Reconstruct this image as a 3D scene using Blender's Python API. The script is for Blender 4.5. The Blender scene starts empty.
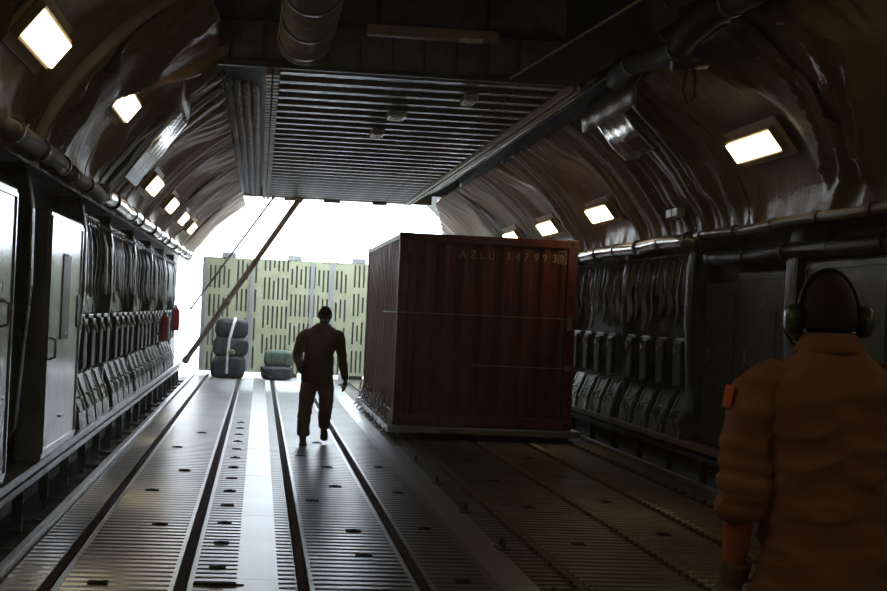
import bpy, bmesh, math, random
from mathutils import Vector, Matrix, Euler, noise
random.seed(7)
PI = math.pi
SC = bpy.context.scene
COL = SC.collection

# ------------------------------------------------------------------ helpers
def link(o, parent=None):
    COL.objects.link(o)
    if parent is not None:
        o.parent = parent
    return o

def tag(o, label=None, cat=None, group=None, kind=None):
    if label: o['label'] = label
    if cat: o['category'] = cat
    if group: o['group'] = group
    if kind: o['kind'] = kind
    return o

def thing(name, label, cat, loc=(0, 0, 0), rot=(0, 0, 0), group=None):
    o = bpy.data.objects.new(name, None)
    o.empty_display_size = .1
    o.location = loc; o.rotation_euler = rot
    link(o); tag(o, label, cat, group)
    return o

def kids(o):
    return [c for c in COL.objects if c.parent is o]

def dup(root, loc=None, rot=None, label=None, group=None, scale=None):
    def cp(o, parent):
        c = o.copy(); COL.objects.link(c)
        if parent is not None: c.parent = parent
        for k in kid[o.name]:
            cp(k, c)
        return c
    kid = {}
    def walk(o):
        kid[o.name] = kids(o)
        for k in kid[o.name]: walk(k)
    walk(root)
    r = cp(root, None)
    if loc is not None: r.location = loc
    if rot is not None: r.rotation_euler = rot
    if scale is not None: r.scale = scale
    if label: r['label'] = label
    if group: r['group'] = group
    return r

class MB:
    def __init__(s): s.bm = bmesh.new()
    def box(s, a, b, rot=None, piv=None, bevel=0):
        x0, y0, z0 = a; x1, y1, z1 = b
        c = Vector(((x0+x1)/2, (y0+y1)/2, (z0+z1)/2))
        n0 = len(s.bm.verts)
        vs = []
        for z in (z0, z1):
            for (x, y) in ((x0, y0), (x1, y0), (x1, y1), (x0, y1)):
                p = Vector((x, y, z))
                if rot is not None:
                    q = piv if piv is not None else c
                    p = q + rot @ (p - q)
                vs.append(s.bm.verts.new(p))
        f = s.bm.faces.new
        fs = [f([vs[3], vs[2], vs[1], vs[0]]), f(vs[4:8])]
        for i in range(4):
            j = (i+1) % 4
            fs.append(f([vs[i], vs[j], vs[4+j], vs[4+i]]))
        if bevel:
            es = list({e for q in fs for e in q.edges})
            bmesh.ops.bevel(s.bm, geom=es, offset=bevel, segments=2, affect='EDGES', profile=.6)
        return s
    def tube(s, pts, r, n=12, cap=True, flat=1.0, up=None):
        pts = [Vector(p) for p in pts]
        rs = r if isinstance(r, (list, tuple)) else [r]*len(pts)
        rings = []
        prev = None
        for i, p in enumerate(pts):
            t = (pts[min(i+1, len(pts)-1)] - pts[max(i-1, 0)]).normalized()
            u = Vector(up) if up is not None else Vector((0, 0, 1))
            if abs(t.dot(u)) > .95: u = Vector((1, 0, 0)) if abs(t.x) < .9 else Vector((0, 1, 0))
            if prev is not None and up is None: u = prev
            a = t.cross(u).normalized(); b = a.cross(t).normalized()
            prev = b
            ri = rs[i]
            ra, rb = ri if isinstance(ri, (tuple, list)) else (ri, ri*flat)
            rings.append([s.bm.verts.new(p + a*math.cos(2*PI*k/n)*ra + b*math.sin(2*PI*k/n)*rb) for k in range(n)])
        for A, B in zip(rings, rings[1:]):
            for k in range(n):
                j = (k+1) % n
                s.bm.faces.new([A[k], B[k], B[j], A[j]])
        if cap:
            s.bm.faces.new(rings[0]); s.bm.faces.new(list(reversed(rings[-1])))
        return s
    def loft(s, rings, n=24, cap=True):
        """rings: (centre, (ax, ay) half sizes, yaw)"""
        R = []
        for c, h, yaw in rings:
            c = Vector(c); cy, sy = math.cos(yaw), math.sin(yaw)
            row = []
            for k in range(n):
                t = 2*PI*k/n
                ct, st = math.cos(t), math.sin(t)
                x = h[0]*math.copysign(abs(ct)**.85, ct); y = h[1]*math.copysign(abs(st)**.85, st)
                row.append(s.bm.verts.new(c + Vector((x*cy-y*sy, x*sy+y*cy, 0))))
            R.append(row)
        for A, B in zip(R, R[1:]):
            for k in range(n):
                j = (k+1) % n
                s.bm.faces.new([A[k], A[j], B[j], B[k]])
        if cap:
            s.bm.faces.new(list(reversed(R[0]))); s.bm.faces.new(R[-1])
        return s
    def ball(s, c, r, u=16, v=12, f=None):
        c = Vector(c); rx, ry, rz = r if isinstance(r, (tuple, list)) else (r, r, r)
        res = bmesh.ops.create_uvsphere(s.bm, u_segments=u, v_segments=v, radius=1)
        for q in res['verts']:
            p = q.co.copy()
            if f: p = f(p)
            q.co = c + Vector((p.x*rx, p.y*ry, p.z*rz))
        return s
    def extrude(s, prof, axis_from, axis_to, conv):
        """closed profile of 2D points swept between two stations; conv(u,v,t)->xyz"""
        A = [s.bm.verts.new(conv(u, v, axis_from)) for u, v in prof]
        B = [s.bm.verts.new(conv(u, v, axis_to)) for u, v in prof]
        n = len(prof)
        for k in range(n):
            j = (k+1) % n
            s.bm.faces.new([A[k], A[j], B[j], B[k]])
        s.bm.faces.new(list(reversed(A))); s.bm.faces.new(B)
        return s
    def grid(s, P):
        V = [[s.bm.verts.new(p) for p in row] for row in P]
        for a, b in zip(V, V[1:]):
            for i in range(len(a)-1):
                s.bm.faces.new([a[i], a[i+1], b[i+1], b[i]])
        return s
    def build(s, name, m, parent=None, smooth=False, solid=0, mods=None):
        bmesh.ops.recalc_face_normals(s.bm, faces=s.bm.faces)
        me = bpy.data.meshes.new(name)
        s.bm.to_mesh(me); s.bm.free()
        ms = m if isinstance(m, (list, tuple)) else [m]
        for q in ms: me.materials.append(q)
        if smooth:
            for p in me.polygons: p.use_smooth = True
        o = bpy.data.objects.new(name, me)
        link(o, parent)
        if solid:
            md = o.modifiers.new('s', 'SOLIDIFY'); md.thickness = solid; md.offset = 0
        return o

def remeshed(mb, name, m, parent, voxel, smooth=4, wrinkle=None):
    bmesh.ops.recalc_face_normals(mb.bm, faces=mb.bm.faces)
    me = bpy.data.meshes.new(name); mb.bm.to_mesh(me); mb.bm.free()
    t = bpy.data.objects.new('tmp', me); COL.objects.link(t)
    md = t.modifiers.new('r', 'REMESH'); md.mode = 'VOXEL'; md.voxel_size = voxel
    if smooth:
        sm = t.modifiers.new('m', 'SMOOTH'); sm.factor = .5; sm.iterations = smooth
    bpy.context.view_layer.update()
    dg = bpy.context.evaluated_depsgraph_get()
    out = bpy.data.meshes.new_from_object(t.evaluated_get(dg))
    bpy.data.objects.remove(t); bpy.data.meshes.remove(me)
    if wrinkle:
        ns = [v.normal.copy() for v in out.vertices]
        for v, nn in zip(out.vertices, ns):
            v.co = v.co + nn*wrinkle(v.co)
    out.materials.clear(); out.materials.append(m)
    for p in out.polygons: p.use_smooth = True
    o = bpy.data.objects.new(name, out)
    return link(o, parent)

# ------------------------------------------------------------------ materials
def mat(name, col, rough=.5, metal=0, col2=None, nscale=4, detail=4, bump=0, bscale=30, bdist=.01, stretch=(1, 1, 1),
        spec=.5, coat=0, rvar=0, mix=(.35, .65)):
    m = bpy.data.materials.new(name); m.use_nodes = True
    nt = m.node_tree; N = nt.nodes; L = nt.links
    b = N['Principled BSDF']
    b.inputs['Base Color'].default_value = (*col, 1)
    b.inputs['Roughness'].default_value = rough
    b.inputs['Metallic'].default_value = metal
    b.inputs['Specular IOR Level'].default_value = spec
    b.inputs['Coat Weight'].default_value = coat
    tc = N.new('ShaderNodeTexCoord'); mp = N.new('ShaderNodeMapping'); mp.inputs['Scale'].default_value = stretch
    L.new(tc.outputs['Object'], mp.inputs['Vector'])
    n1 = N.new('ShaderNodeTexNoise'); n1.inputs['Scale'].default_value = nscale; n1.inputs['Detail'].default_value = detail
    L.new(mp.outputs[0], n1.inputs['Vector'])
    if col2 is not None:
        cr = N.new('ShaderNodeValToRGB')
        cr.color_ramp.elements[0].position = mix[0]; cr.color_ramp.elements[1].position = mix[1]
        cr.color_ramp.elements[0].color = (*col, 1); cr.color_ramp.elements[1].color = (*col2, 1)
        L.new(n1.outputs['Fac'], cr.inputs['Fac']); L.new(cr.outputs['Color'], b.inputs['Base Color'])
    if rvar:
        mr = N.new('ShaderNodeMapRange'); mr.inputs['From Min'].default_value = .3; mr.inputs['From Max'].default_value = .7
        mr.inputs['To Min'].default_value = max(.02, rough-rvar); mr.inputs['To Max'].default_value = min(1, rough+rvar)
        n3 = N.new('ShaderNodeTexNoise'); n3.inputs['Scale'].default_value = nscale*1.7; n3.inputs['Detail'].default_value = 5
        L.new(mp.outputs[0], n3.inputs['Vector']); L.new(n3.outputs['Fac'], mr.inputs['Value'])
        L.new(mr.outputs['Result'], b.inputs['Roughness'])
    if bump:
        n2 = N.new('ShaderNodeTexNoise'); n2.inputs['Scale'].default_value = bscale; n2.inputs['Detail'].default_value = 3
        L.new(mp.outputs[0], n2.inputs['Vector'])
        bp = N.new('ShaderNodeBump'); bp.inputs['Strength'].default_value = bump; bp.inputs['Distance'].default_value = bdist
        L.new(n2.outputs['Fac'], bp.inputs['Height']); L.new(bp.outputs['Normal'], b.inputs['Normal'])
    return m

def emis(name, col, k):
    m = bpy.data.materials.new(name); m.use_nodes = True
    nt = m.node_tree; nt.nodes.clear()
    e = nt.nodes.new('ShaderNodeEmission'); e.inputs[0].default_value = (*col, 1); e.inputs[1].default_value = k
    o = nt.nodes.new('ShaderNodeOutputMaterial'); nt.links.new(e.outputs[0], o.inputs[0])
    return m

M = {}
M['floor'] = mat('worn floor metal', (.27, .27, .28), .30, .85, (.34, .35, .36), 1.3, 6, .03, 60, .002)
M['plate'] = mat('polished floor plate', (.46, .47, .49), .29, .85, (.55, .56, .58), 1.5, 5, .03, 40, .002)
M['floor_shaded'] = mat('shaded floor metal', (.085, .078, .056), .45, .6, (.13, .12, .09), 2, 6, .05, 60, .002, rvar=.05)  # right half: container shadow and dark reflections put into the colour
M['rail'] = mat('brown rail', (.022, .016, .010), .85, 0, (.050, .034, .018), 9, 5, .3, 60, .003, spec=.12)
M['steel'] = mat('bare metal', (.28, .28, .28), .33, .9, (.40, .40, .41), 3, 4, .02, 40, .001, rvar=.05)
M['rollm'] = mat('worn roller metal', (.13, .11, .075), .4, .6, (.19, .16, .11), 5, 4)
M['flange'] = mat('lamp surround paint', (.50, .34, .18), .5)
M['dark'] = mat('dark metal', (.022, .022, .024), .5, .3, (.04, .04, .042), 6, 4, .2, 30, .004)
M['black'] = mat('black gap', (.008, .008, .008), .8)
M['shell'] = mat('hull skin', (.020, .019, .016), .7, 0, (.03, .03, .026), 2, 4, .3, 8, .02)
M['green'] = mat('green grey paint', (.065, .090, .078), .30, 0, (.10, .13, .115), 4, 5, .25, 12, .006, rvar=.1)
M['green_shaded'] = mat('shaded green grey paint', (.05, .068, .055), .4, 0, (.075, .095, .08), 4, 5, .3, 10, .008, rvar=.1)  # green grey darkened for the shade of right wall and left recess
M['pale'] = mat('pale panel paint', (.13, .155, .145), .2, 0, (.19, .215, .205), 3, 5, .03, 9, .003, rvar=.03)
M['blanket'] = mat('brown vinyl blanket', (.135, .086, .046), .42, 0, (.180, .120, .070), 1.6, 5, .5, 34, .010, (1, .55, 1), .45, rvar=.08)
M['blanket_skylit'] = mat('skylit brown blanket', (.31, .23, .165), .44, 0, (.38, .29, .215), 1.6, 5, .3, 34, .008, (1, 1, 1), .5, rvar=.05)  # far blankets: skylight from the opening put into a lighter brown
M['foil'] = mat('shiny wrap', (.45, .44, .42), .22, .7, (.55, .54, .52), 8, 4, .6, 20, .012)
M['duct'] = mat('grey duct cloth', (.085, .078, .068), .65, 0, (.14, .135, .12), 5, 4, .3, 20, .01)
M['beam'] = mat('ceiling beam metal', (.085, .082, .078), .33, .5, (.14, .135, .13), 4, 5, .15, 25, .006, rvar=.1)
M['tan'] = mat('tan metal', (.26, .22, .16), .45, .3, (.32, .28, .21), 5, 4)
M['brown'] = mat('brown strut paint', (.17, .115, .07), .45, 0, (.22, .155, .10), 5, 4)
M['lamp'] = emis('lamp diffuser', (1, .80, .48), 7.5)
M['housing'] = mat('lamp housing', (.40, .30, .17), .4, .1)
M['rust'] = mat('container red paint', (.20, .034, .016), .5, 0, (.11, .024, .016), 2.2, 8, .12, 14, .006, (1, 1, .35), rvar=.1)
M['rustside'] = mat('container rail paint', (.20, .038, .02), .5, 0, (.10, .028, .02), 6, 8, .3, 14, .006)
M['letter'] = mat('cream lettering', (.52, .39, .25), .6)
M['ramp'] = mat('yellow green ramp paint', (.34, .37, .23), .6, 0, (.42, .44, .29), 3, 5)
M['ramp_grey'] = mat('grey ramp strip', (.33, .35, .36), .5, .3)
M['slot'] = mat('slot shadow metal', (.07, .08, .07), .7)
M['web'] = mat('grey webbing', (.24, .26, .25), .5, 0, (.32, .34, .33), 10, 4, .3, 60, .003)
M['cush'] = mat('dark padding', (.020, .024, .028), .45, 0, (.03, .035, .04), 6, 4, .3, 20, .006)
M['bagblk'] = mat('black bag cloth', (.006, .007, .010), .6, 0, (.011, .013, .017), 6, 4, .4, 16, .01)
M['baggrn'] = mat('green bag cloth', (.04, .075, .05), .7, 0, (.06, .10, .07), 6, 4, .4, 16, .01)
M['bagtan'] = mat('tan canvas', (.20, .18, .11), .8, 0, (.15, .14, .09), 6, 4, .4, 16, .01)
M['white'] = mat('white plastic', (.75, .76, .74), .45)
M['red'] = mat('red paint', (.45, .03, .025), .35)
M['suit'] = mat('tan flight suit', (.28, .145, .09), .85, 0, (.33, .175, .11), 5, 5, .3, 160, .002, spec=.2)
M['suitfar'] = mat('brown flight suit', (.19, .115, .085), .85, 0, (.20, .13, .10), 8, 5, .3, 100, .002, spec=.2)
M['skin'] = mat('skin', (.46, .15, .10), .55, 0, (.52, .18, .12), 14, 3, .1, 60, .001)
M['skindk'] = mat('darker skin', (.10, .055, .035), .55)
M['hair'] = mat('short brown hair', (.022, .012, .008), .8, 0, (.038, .02, .012), 60, 4, .8, 200, .004)
M['glove'] = mat('tan glove leather', (.17, .12, .07), .6, 0, (.22, .15, .09), 12, 4, .3, 60, .002)
M['blkglove'] = mat('black glove', (.012, .012, .014), .6)
M['boot'] = mat('dark boot leather', (.03, .022, .018), .5)
M['cup'] = mat('green ear cup', (.06, .085, .05), .3, 0, (.09, .15, .09), 10)
M['rubber'] = mat('black rubber', (.012, .012, .012), .5)
M['hose'] = mat('dull black hose', (.016, .015, .013), .75, spec=.25)
M['patch'] = mat('orange patch', (.65, .13, .03), .7)
M['eye'] = mat('eye white', (.6, .58, .55), .2)
M['lip'] = mat('lip', (.30, .10, .08), .5)
M['tarmac'] = mat('pale concrete apron', (.5, .49, .46), .9, 0, (.56, .55, .52), .5, 6)

XM = 3.2                      # mirror sum: x -> XM - x
def mx(side, x): return x if side < 0 else XM - x
SIDE = {-1: 'left', 1: 'right'}
ORD = ['nearest', 'second', 'third', 'fourth', 'fifth', 'sixth', 'seventh', 'eighth', 'ninth', 'tenth', 'eleventh', 'twelfth']

# ------------------------------------------------------------------ setting
Y0, Y1 = -5.0, 37.6
YS = 14.5                     # the slatted ceiling starts
YT = 31.5                     # and ends; open above beyond

# floor strips (ribbed across, or plain plates)
def floor_mesh(strips, m, name):
    mb = MB()
    for x0, x1, kind, z in strips:
        if kind == 'rib':
            P = []; y = Y0
            pitch = .155
            while y < Y1-pitch:
                for dy, dz in ((0, -.010), (.014, 0), (.100, 0), (.114, -.010)):
                    P.append([(x0, y+dy, z+dz), (x1, y+dy, z+dz)])
                y += pitch
            P.append([(x0, Y1, z), (x1, Y1, z)])
            mb.grid(P)
        else:
            ys = [Y0]
            while ys[-1] < Y1: ys.append(min(Y1, ys[-1]+2.9))
            for a, b in zip(ys, ys[1:]):
                mb.box((x0, a+.004, z-.03), (x1, b-.004, z+.002))
    # body of the floor below
    mb.box((min(s[0] for s in strips), Y0, -.12), (max(s[1] for s in strips), Y1, -.03))
    return mb.build(name, m)
f1 = floor_mesh([(-1.46, -1.225, 'rib', 0), (-1.135, -1.11, 'plate', 0), (-1.11, -.47, 'rib', 0), (-.47, -.445, 'plate', 0),
                 (-.355, -.33, 'plate', 0), (-.33, -.07, 'rib', 0), (-.07, .19, 'plate', 0), (.19, .30, 'rib', 0),
                 (.388, .41, 'plate', 0), (.41, 1.03, 'rib', 0), (1.03, 1.055, 'plate', 0),
                 (1.145, 1.17, 'plate', 0), (1.17, 1.54, 'rib', 0), (1.54, 1.60, 'plate', 0)], M['floor'], 'floor')
f1['kind'] = 'structure'
f2 = floor_mesh([(1.60, 1.84, 'plate', 0)], M['plate'], 'floor'); f2['kind'] = 'structure'
f3 = floor_mesh([(1.84, 2.06, 'rib', 0), (2.18, 2.94, 'rib', 0), (3.06, 3.66, 'rib', 0), (3.78, 4.30, 'rib', 0), (4.42, 4.66, 'rib', 0)], M['floor_shaded'], 'floor')
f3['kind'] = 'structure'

# long guide rails let into the floor (four dark ones on the left half)
for i, x in enumerate((-1.18, -.40, .343, 1.10)):
    t = thing('guide_rail', None, 'rail', (x, 0, 0))
    t['label'] = ['dark brown floor guide rail nearest the left sidewall', 'dark brown floor guide rail, second from the left sidewall',
                  'dark brown floor guide rail running up to the left foot of the walking man',
                  'dark brown floor guide rail just left of the red container, beside the bright plate strip'][i]
    t['group'] = 'guide rails in the floor'
    mb = MB(); mb.box((-.045, Y0, -.028), (.045, Y1, -.010)); mb.box((-.020, Y0, -.010), (.020, Y1, -.003))
    mb.build('channel', M['rail'], t)
    mb = MB()
    for s in (-1, 1): mb.box((s*.042-.003, Y0, -.02), (s*.042+.003, Y1, .006))
    mb.build('lip', M['steel'], t)['label'] = 'bright metal lip along both edges'

# roller tracks on the right half
roller_src = None
for i, x in enumerate((2.12, 3.0, 3.72, 4.36)):
    t = thing('roller_track', None, 'roller track', (x, 0, 0))
    t['label'] = ['floor roller track nearest the bright plate strip, running to the left of the container front',
                  'floor roller track running to the middle of the container front',
                  'floor roller track running to the right part of the container front',
                  'floor roller track closest to the right sidewall'][i]
    t['group'] = 'roller tracks on the floor'
    mb = MB(); mb.box((-.058, Y0, -.028), (.058, Y1, -.018))
    for s in (-1, 1): mb.box((s*.056-.005, Y0, -.02), (s*.056+.005, Y1, .006))
    mb.build('channel', M['dark'], t)
    y = 8.2
    while y < 20.1:
        if roller_src is None:
            mb = MB(); mb.tube([(-.036, 0, 0), (.036, 0, 0)], .026, 10)
            o = mb.build('roller', M['rollm'], t, smooth=False); o.location = (0, y, .004); roller_src = o
        else:
            o = roller_src.copy(); COL.objects.link(o); o.parent = t; o.location = (0, y, .004)
        y += .17 if i < 3 else .34
    mb = MB(); y = Y0+.2
    while y < 8.1: mb.tube([(-.045, y, .004), (.045, y, .004)], .03, 8); y += .34

# bright floor-edge rails and dark side gutters, walls
for sd in (-1, 1):
    W = SIDE[sd]
    X = lambda x: mx(sd, x)
    def bx(mb, x0, x1, y0, y1, z0, z1, **k):
        a, b = sorted((X(x0), X(x1))); mb.box((a, y0, z0), (b, y1, z1), **k)
    mb = MB(); bx(mb, -1.47, -1.53, Y0, Y1, -.12, .05, bevel=.008); bx(mb, -1.53, -1.56, Y0, Y1, -.12, .02)
    mb.build('trim_1' if sd < 0 else 'trim_2', M['steel'])['kind'] = 'structure'
    # hull: one inward-facing shell on each side, incl. gutter bottom
    prof = [(-1.47, -.16), (-2.05, -.16), (-2.10, .35), (-2.15, 1.6), (-2.12, 2.8), (-1.95, 3.4), (-1.5, 4.0), (-.95, 4.5), (-.7, 4.75)]
    P = [[(X(x), y, z) for x, z in prof] for y in [Y0 + (38.4-Y0)*k/30 for k in range(31)]]
    mb = MB(); mb.grid(P)
    o = mb.build('wall_'+W, M['shell'], solid=.04); o['kind'] = 'structure'
# ceiling shell over the near bay and above the slats
prof = [(-.7, 4.75), (-.2, 5.05), (.6, 5.25), (1.6, 5.3), (2.6, 5.25), (3.4, 5.05), (3.9, 4.75)]
mb = MB(); mb.grid([[(x, y, z) for x, z in prof] for y in [Y0, 5, 15, 25, YT+.2]])
mb.build('ceiling', M['shell'], solid=.04)['kind'] = 'structure'
mb = MB(); mb.box((-2.2, Y0-.1, -.2), (5.4, Y0, 5.4)); mb.build('wall_back', M['shell'])['kind'] = 'structure'
# closing plate of the loft at the tail side above the slats
mb = MB(); mb.box((-.9, YT+.1, 4.2), (4.1, YT+.2, 5.3)); mb.build('wall_front', M['shell'])['kind'] = 'structure'
mb = MB(); mb.box((-80, -60, -2.3), (80, 140, -2.2)); mb.build('ground', M['tarmac'])['kind'] = 'structure'

# ------------------------------------------------------------------ side rails (ledges) at the foot of the walls
for sd in (-1, 1):
    X = lambda x: mx(sd, x)
    t = thing('side_ledge', 'long metal ledge with bright edges along the foot of the %s sidewall' % SIDE[sd], 'ledge', (X(-1.8), 0, .28))
    def lb(mb, x0, x1, y0, y1, z0, z1, **k):
        a, b = sorted((X(x0)-X(-1.8), X(x1)-X(-1.8))); mb.box((a, y0, z0-.28), (b, y1, z1-.28), **k)
    mb = MB(); lb(mb, -1.75, -2.08, Y0, 36.5, .345, .36); lb(mb, -1.735, -1.755, Y0, 36.5, .30, .365, bevel=.005)
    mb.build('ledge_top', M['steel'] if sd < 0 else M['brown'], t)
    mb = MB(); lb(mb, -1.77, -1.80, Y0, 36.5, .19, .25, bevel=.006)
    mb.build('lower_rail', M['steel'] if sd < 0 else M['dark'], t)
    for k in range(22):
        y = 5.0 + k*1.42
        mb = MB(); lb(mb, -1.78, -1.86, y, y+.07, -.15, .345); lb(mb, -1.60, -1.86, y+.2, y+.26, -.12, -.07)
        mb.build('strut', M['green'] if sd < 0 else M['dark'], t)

# ------------------------------------------------------------------ insulation blankets
CP = [(-1.74, 2.70), (-1.70, 3.0), (-1.52, 3.35), (-1.22, 3.70), (-.86, 3.98), (-.50, 4.20)]
CPN = CP[:-1] + [(-.60, 4.24), (-.42, 4.62)]
def prof_at(P, s):
    k = s*(len(P)-1); i = min(int(k), len(P)-2); f = k-i
    p0 = P[max(i-1, 0)]; p1 = P[i]; p2 = P[i+1]; p3 = P[min(i+2, len(P)-1)]
    def cr(a, b, c, d): return .5*((2*b)+(-a+c)*f+(2*a-5*b+4*c-d)*f*f+(-a+3*b-3*c+d)*f**3)
    return cr(p0[0], p1[0], p2[0], p3[0]), cr(p0[1], p1[1], p2[1], p3[1])
LAMPY = [-.8, 2.7, 6.2, 9.7, 14.1, 19.6, 23.4, 26.9, 30.2]
def ridge(t, sharp):
    return (1-abs(math.sin(PI*t)))**sharp
def sstep(a, b, x):
    t = max(0, min(1, (x-a)/(b-a))); return t*t*(3-2*t)
edges = [-4.6, -.9, 1.3, 4.4, 7.9, 11.6, 14.7, 18.0, 21.4, 25.2, 28.8, 32.2, 36.6]
for sd in (-1, 1):
    W = SIDE[sd]
    for k, (ya, yb) in enumerate(zip(edges, edges[1:])):
        far = ya > 14
        P = CP
        ny = int((yb-ya)/(.045 if ya > 5 else .12)); ns = 44 if ya > 5 else 20
        rows = []
        seed = k*3.7 + (11 if sd > 0 else 0)
        topcut = 1.0
        for j in range(ny+1):
            y = ya - .06 + (yb-ya+.12)*j/ny
            row = []
            w = sstep(11, 18, y)
            w_soft = 1
            nt_ = noise.noise(Vector((y*.9, seed, 3)))
            for i in range(ns+1):
                s = i/ns
                top = 1.0 + .05*nt_ if not (y > 32 and sd > 0) else 1.0 - .09*(y-32)
                s2 = s*min(1, max(.3, top))
                x, z = prof_at(P, min(1, s2))
                x2, z2 = prof_at(P, min(1, s2+.02)); x1, z1 = prof_at(P, max(0, s2-.02))
                tx, tz = x2-x1, z2-z1; L_ = math.hypot(tx, tz) or 1
                nx, nz = tz/L_, -tx/L_          # towards the bay
                wv = noise.noise(Vector((y*.5, s*1.5, seed)))
                wv2 = noise.noise(Vector((y*1.3, s*2.2, seed+5)))
                # near: few sharp slanting creases; far: tight pleats
                sl = .9*(s-.5)
                near_d = .15*ridge(y*.55 + sl*1.0 + wv*.55 + seed, 4.5) + .09*ridge(y*1.15 + sl*1.5 + wv*.9 + seed*.3, 5) + .03*wv2*w_soft \
                    + .055*((y*.85 + sl*1.6 + wv*1.1 + seed) % 1.0)**3 + .045*((y*.47 - sl*.9 + wv*.9 + seed*.7) % 1.0)**4 + .030*ridge(y*2.7 + sl*2.4 + wv*1.4, 3)*max(0, noise.noise(Vector((y*.8, s*1.2, seed+9)))+.3)*2
                far_d = .10*abs(math.sin(PI*(y*1.5 + sl*.6 + wv*.9)))**.75 + .040*abs(math.sin(PI*(y*3.7 + sl*1.0 + wv*1.1)))**.8 + .012*wv2
                d = near_d*(1-w) + far_d*w
                d += .10*math.sin(PI*min(1, s*1.05))*(.5+wv)
                d *= min(1, .25+2.2*s) if s < .35 else 1
                lm = min(abs(y-q-(0 if sd < 0 else (-.55 if q == 14.1 else .75 if q > 15 else 0))) for q in LAMPY)
                zl = abs(z-3.38)
                d *= 1 - .9*(1-sstep(.72, 1.2, lm))*(1-sstep(.35, .75, zl))
                d -= .02
                row.append((mx(sd, x + nx*d), y, z + nz*d))
            rows.append(row)
        mb = MB(); mb.grid(rows)
        o = mb.build('insulation_blanket', M['blanket_skylit'] if ya > 17 else M['blanket'], smooth=True, solid=.012)
        side_txt = '%s sidewall' % W
        if ya > 5:
            kk = k-4
            if ya > 17: lab = 'pleated brown insulation blanket, %s from the open end, on the upper %s' % (['', '', '', 'fifth', 'fourth', 'third', 'second', 'last before'][kk] if kk < 7 else 'the one', side_txt)
            if ya > 17: lab = 'pleated brown insulation blanket on the upper %s, %s' % (side_txt, {3: 'fifth from the open end', 4: 'fourth from the open end', 5: 'third from the open end', 6: 'second from the open end', 7: 'right at the open end'}[kk])
            else: lab = 'wrinkled brown vinyl insulation blanket on the upper %s, %s' % (side_txt, ['nearest in view', 'second in view', 'third in view'][kk])
        else:
            lab = 'brown insulation blanket on the upper %s behind the camera, %s from the rear' % (W, ORD[k] if k else 'first')
        tag(o, lab, 'insulation blanket', 'insulation blankets on the %s' % side_txt)

# ------------------------------------------------------------------ sidewall lamps
def make_lamp():
    t = thing('wall_lamp', 'x', 'lamp', (0, 0, 0))
    mb = MB()                      # open tray; light faces local +z
    for s in (-1, 1):
        mb.box((s*.118-.012, -.62, -.06), (s*.118+.012, .62, .0), bevel=.004)
        mb.box((-.118, s*.61-.012, -.06), (.118, s*.61+.012, .0))
    mb.box((-.118, -.61, -.06), (.118, .61, -.045))
    mb.build('housing', M['housing'], t)
    mb = MB(); mb.box((-.104, -.596, -.03), (.104, .596, .022), bevel=.01)
    mb.build('diffuser', M['lamp'], t)
    mb = MB(); mb.box((-.20, -.72, -.085), (.20, .72, -.065), bevel=.006); mb.build('surround', M['flange'], t)
    for s in (-.3, .3): MB().box((-.03, s-.02, -.2), (.03, s+.02, -.085)).build('bracket', M['dark'], t)
    return t
lamp0 = None
for sd in (-1, 1):
    for k, y in enumerate(LAMPY):
        if y < 6: lab = 'lit rectangular lamp on the %s sidewall behind the camera, %s from the rear' % (SIDE[sd], ['first', 'second'][min(k, 1)])
        else:
            lab = ['glowing warm lamp high on the %s sidewall beside the camera',
                   'glowing warm lamp on the %s sidewall, nearest the camera', 'glowing warm lamp on the %s sidewall, next beyond the nearest one',
                   'glowing warm lamp on the %s sidewall, third along', 'glowing warm lamp on the %s sidewall, fourth along',
                   'glowing warm lamp on the %s sidewall, fifth along', 'glowing warm lamp on the %s sidewall closest to the open end'][k-2] % SIDE[sd]
        ang = math.radians(52)
        # local +z must point inward & down
        if sd < 0: rot = Euler((0, PI/2 + math.radians(38), 0))
        else: rot = Euler((0, -PI/2 - math.radians(38), 0))
        if sd > 0 and k == 8: continue
        loc = (-1.30 if k == 4 else -1.41, [0, 0, 3.3, 3.34, 3.52, 3.20, 3.20, 3.20, 3.20][k] or 3.3) if sd < 0 else (4.50 if k == 4 else 4.60, 3.40 if k < 5 else 3.19)
        loc = (loc[0], y + (0 if sd < 0 else (-.55 if k == 4 else .75 if k > 4 else 0)), loc[1])
        if lamp0 is None:
            lamp0 = make_lamp(); lamp0.location = loc; lamp0.rotation_euler = rot; lamp0['label'] = lab; lamp0['group'] = 'sidewall lamps'
        else: dup(lamp0, loc, rot, lab, 'sidewall lamps')

# ------------------------------------------------------------------ pipes along the walls
def pipe(name, lab, sd, y0, y1, x, z, r, m, band=True, cat='pipe'):
    t = thing(name, lab, cat, (mx(sd, x), y0, z))
    n = max(6, int((y1-y0)/.5)); 
    pts = [(.012*math.sin(i*1.7), (y1-y0)*i/n, -.012*math.cos(i*1.1)) for i in range(n+1)]
    MB().tube(pts, r, 16).build('pipe_run', m, t, smooth=True)
    y = .2
    while band and y < y1-y0-.1:
        MB().tube([(0, y, 0), (0, y+.06, 0)], r+.012, 16).build('clamp', M['dark'], t); y += 1.17
    return t
pipe('air_pipe', 'silver wrapped pipe along the left sidewall under the blankets', -1, 15.4, 34.5, -1.66, 2.80, .085, M['foil'])
pipe('air_pipe', 'dull grey pipe on the left sidewall near the closest lamp', -1, 9.5, 12.2, -1.60, 2.76, .07, M['duct'])
pipe('air_pipe', 'brown grey pipe piece on the left sidewall above the pale panels', -1, 12.4, 15.2, -1.60, 2.74, .065, M['duct'])
pipe('air_pipe', 'long silver wrapped pipe along the right sidewall behind the container', 1, 16.6, 34.5, -1.68, 2.70, .085, M['foil'])
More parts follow.
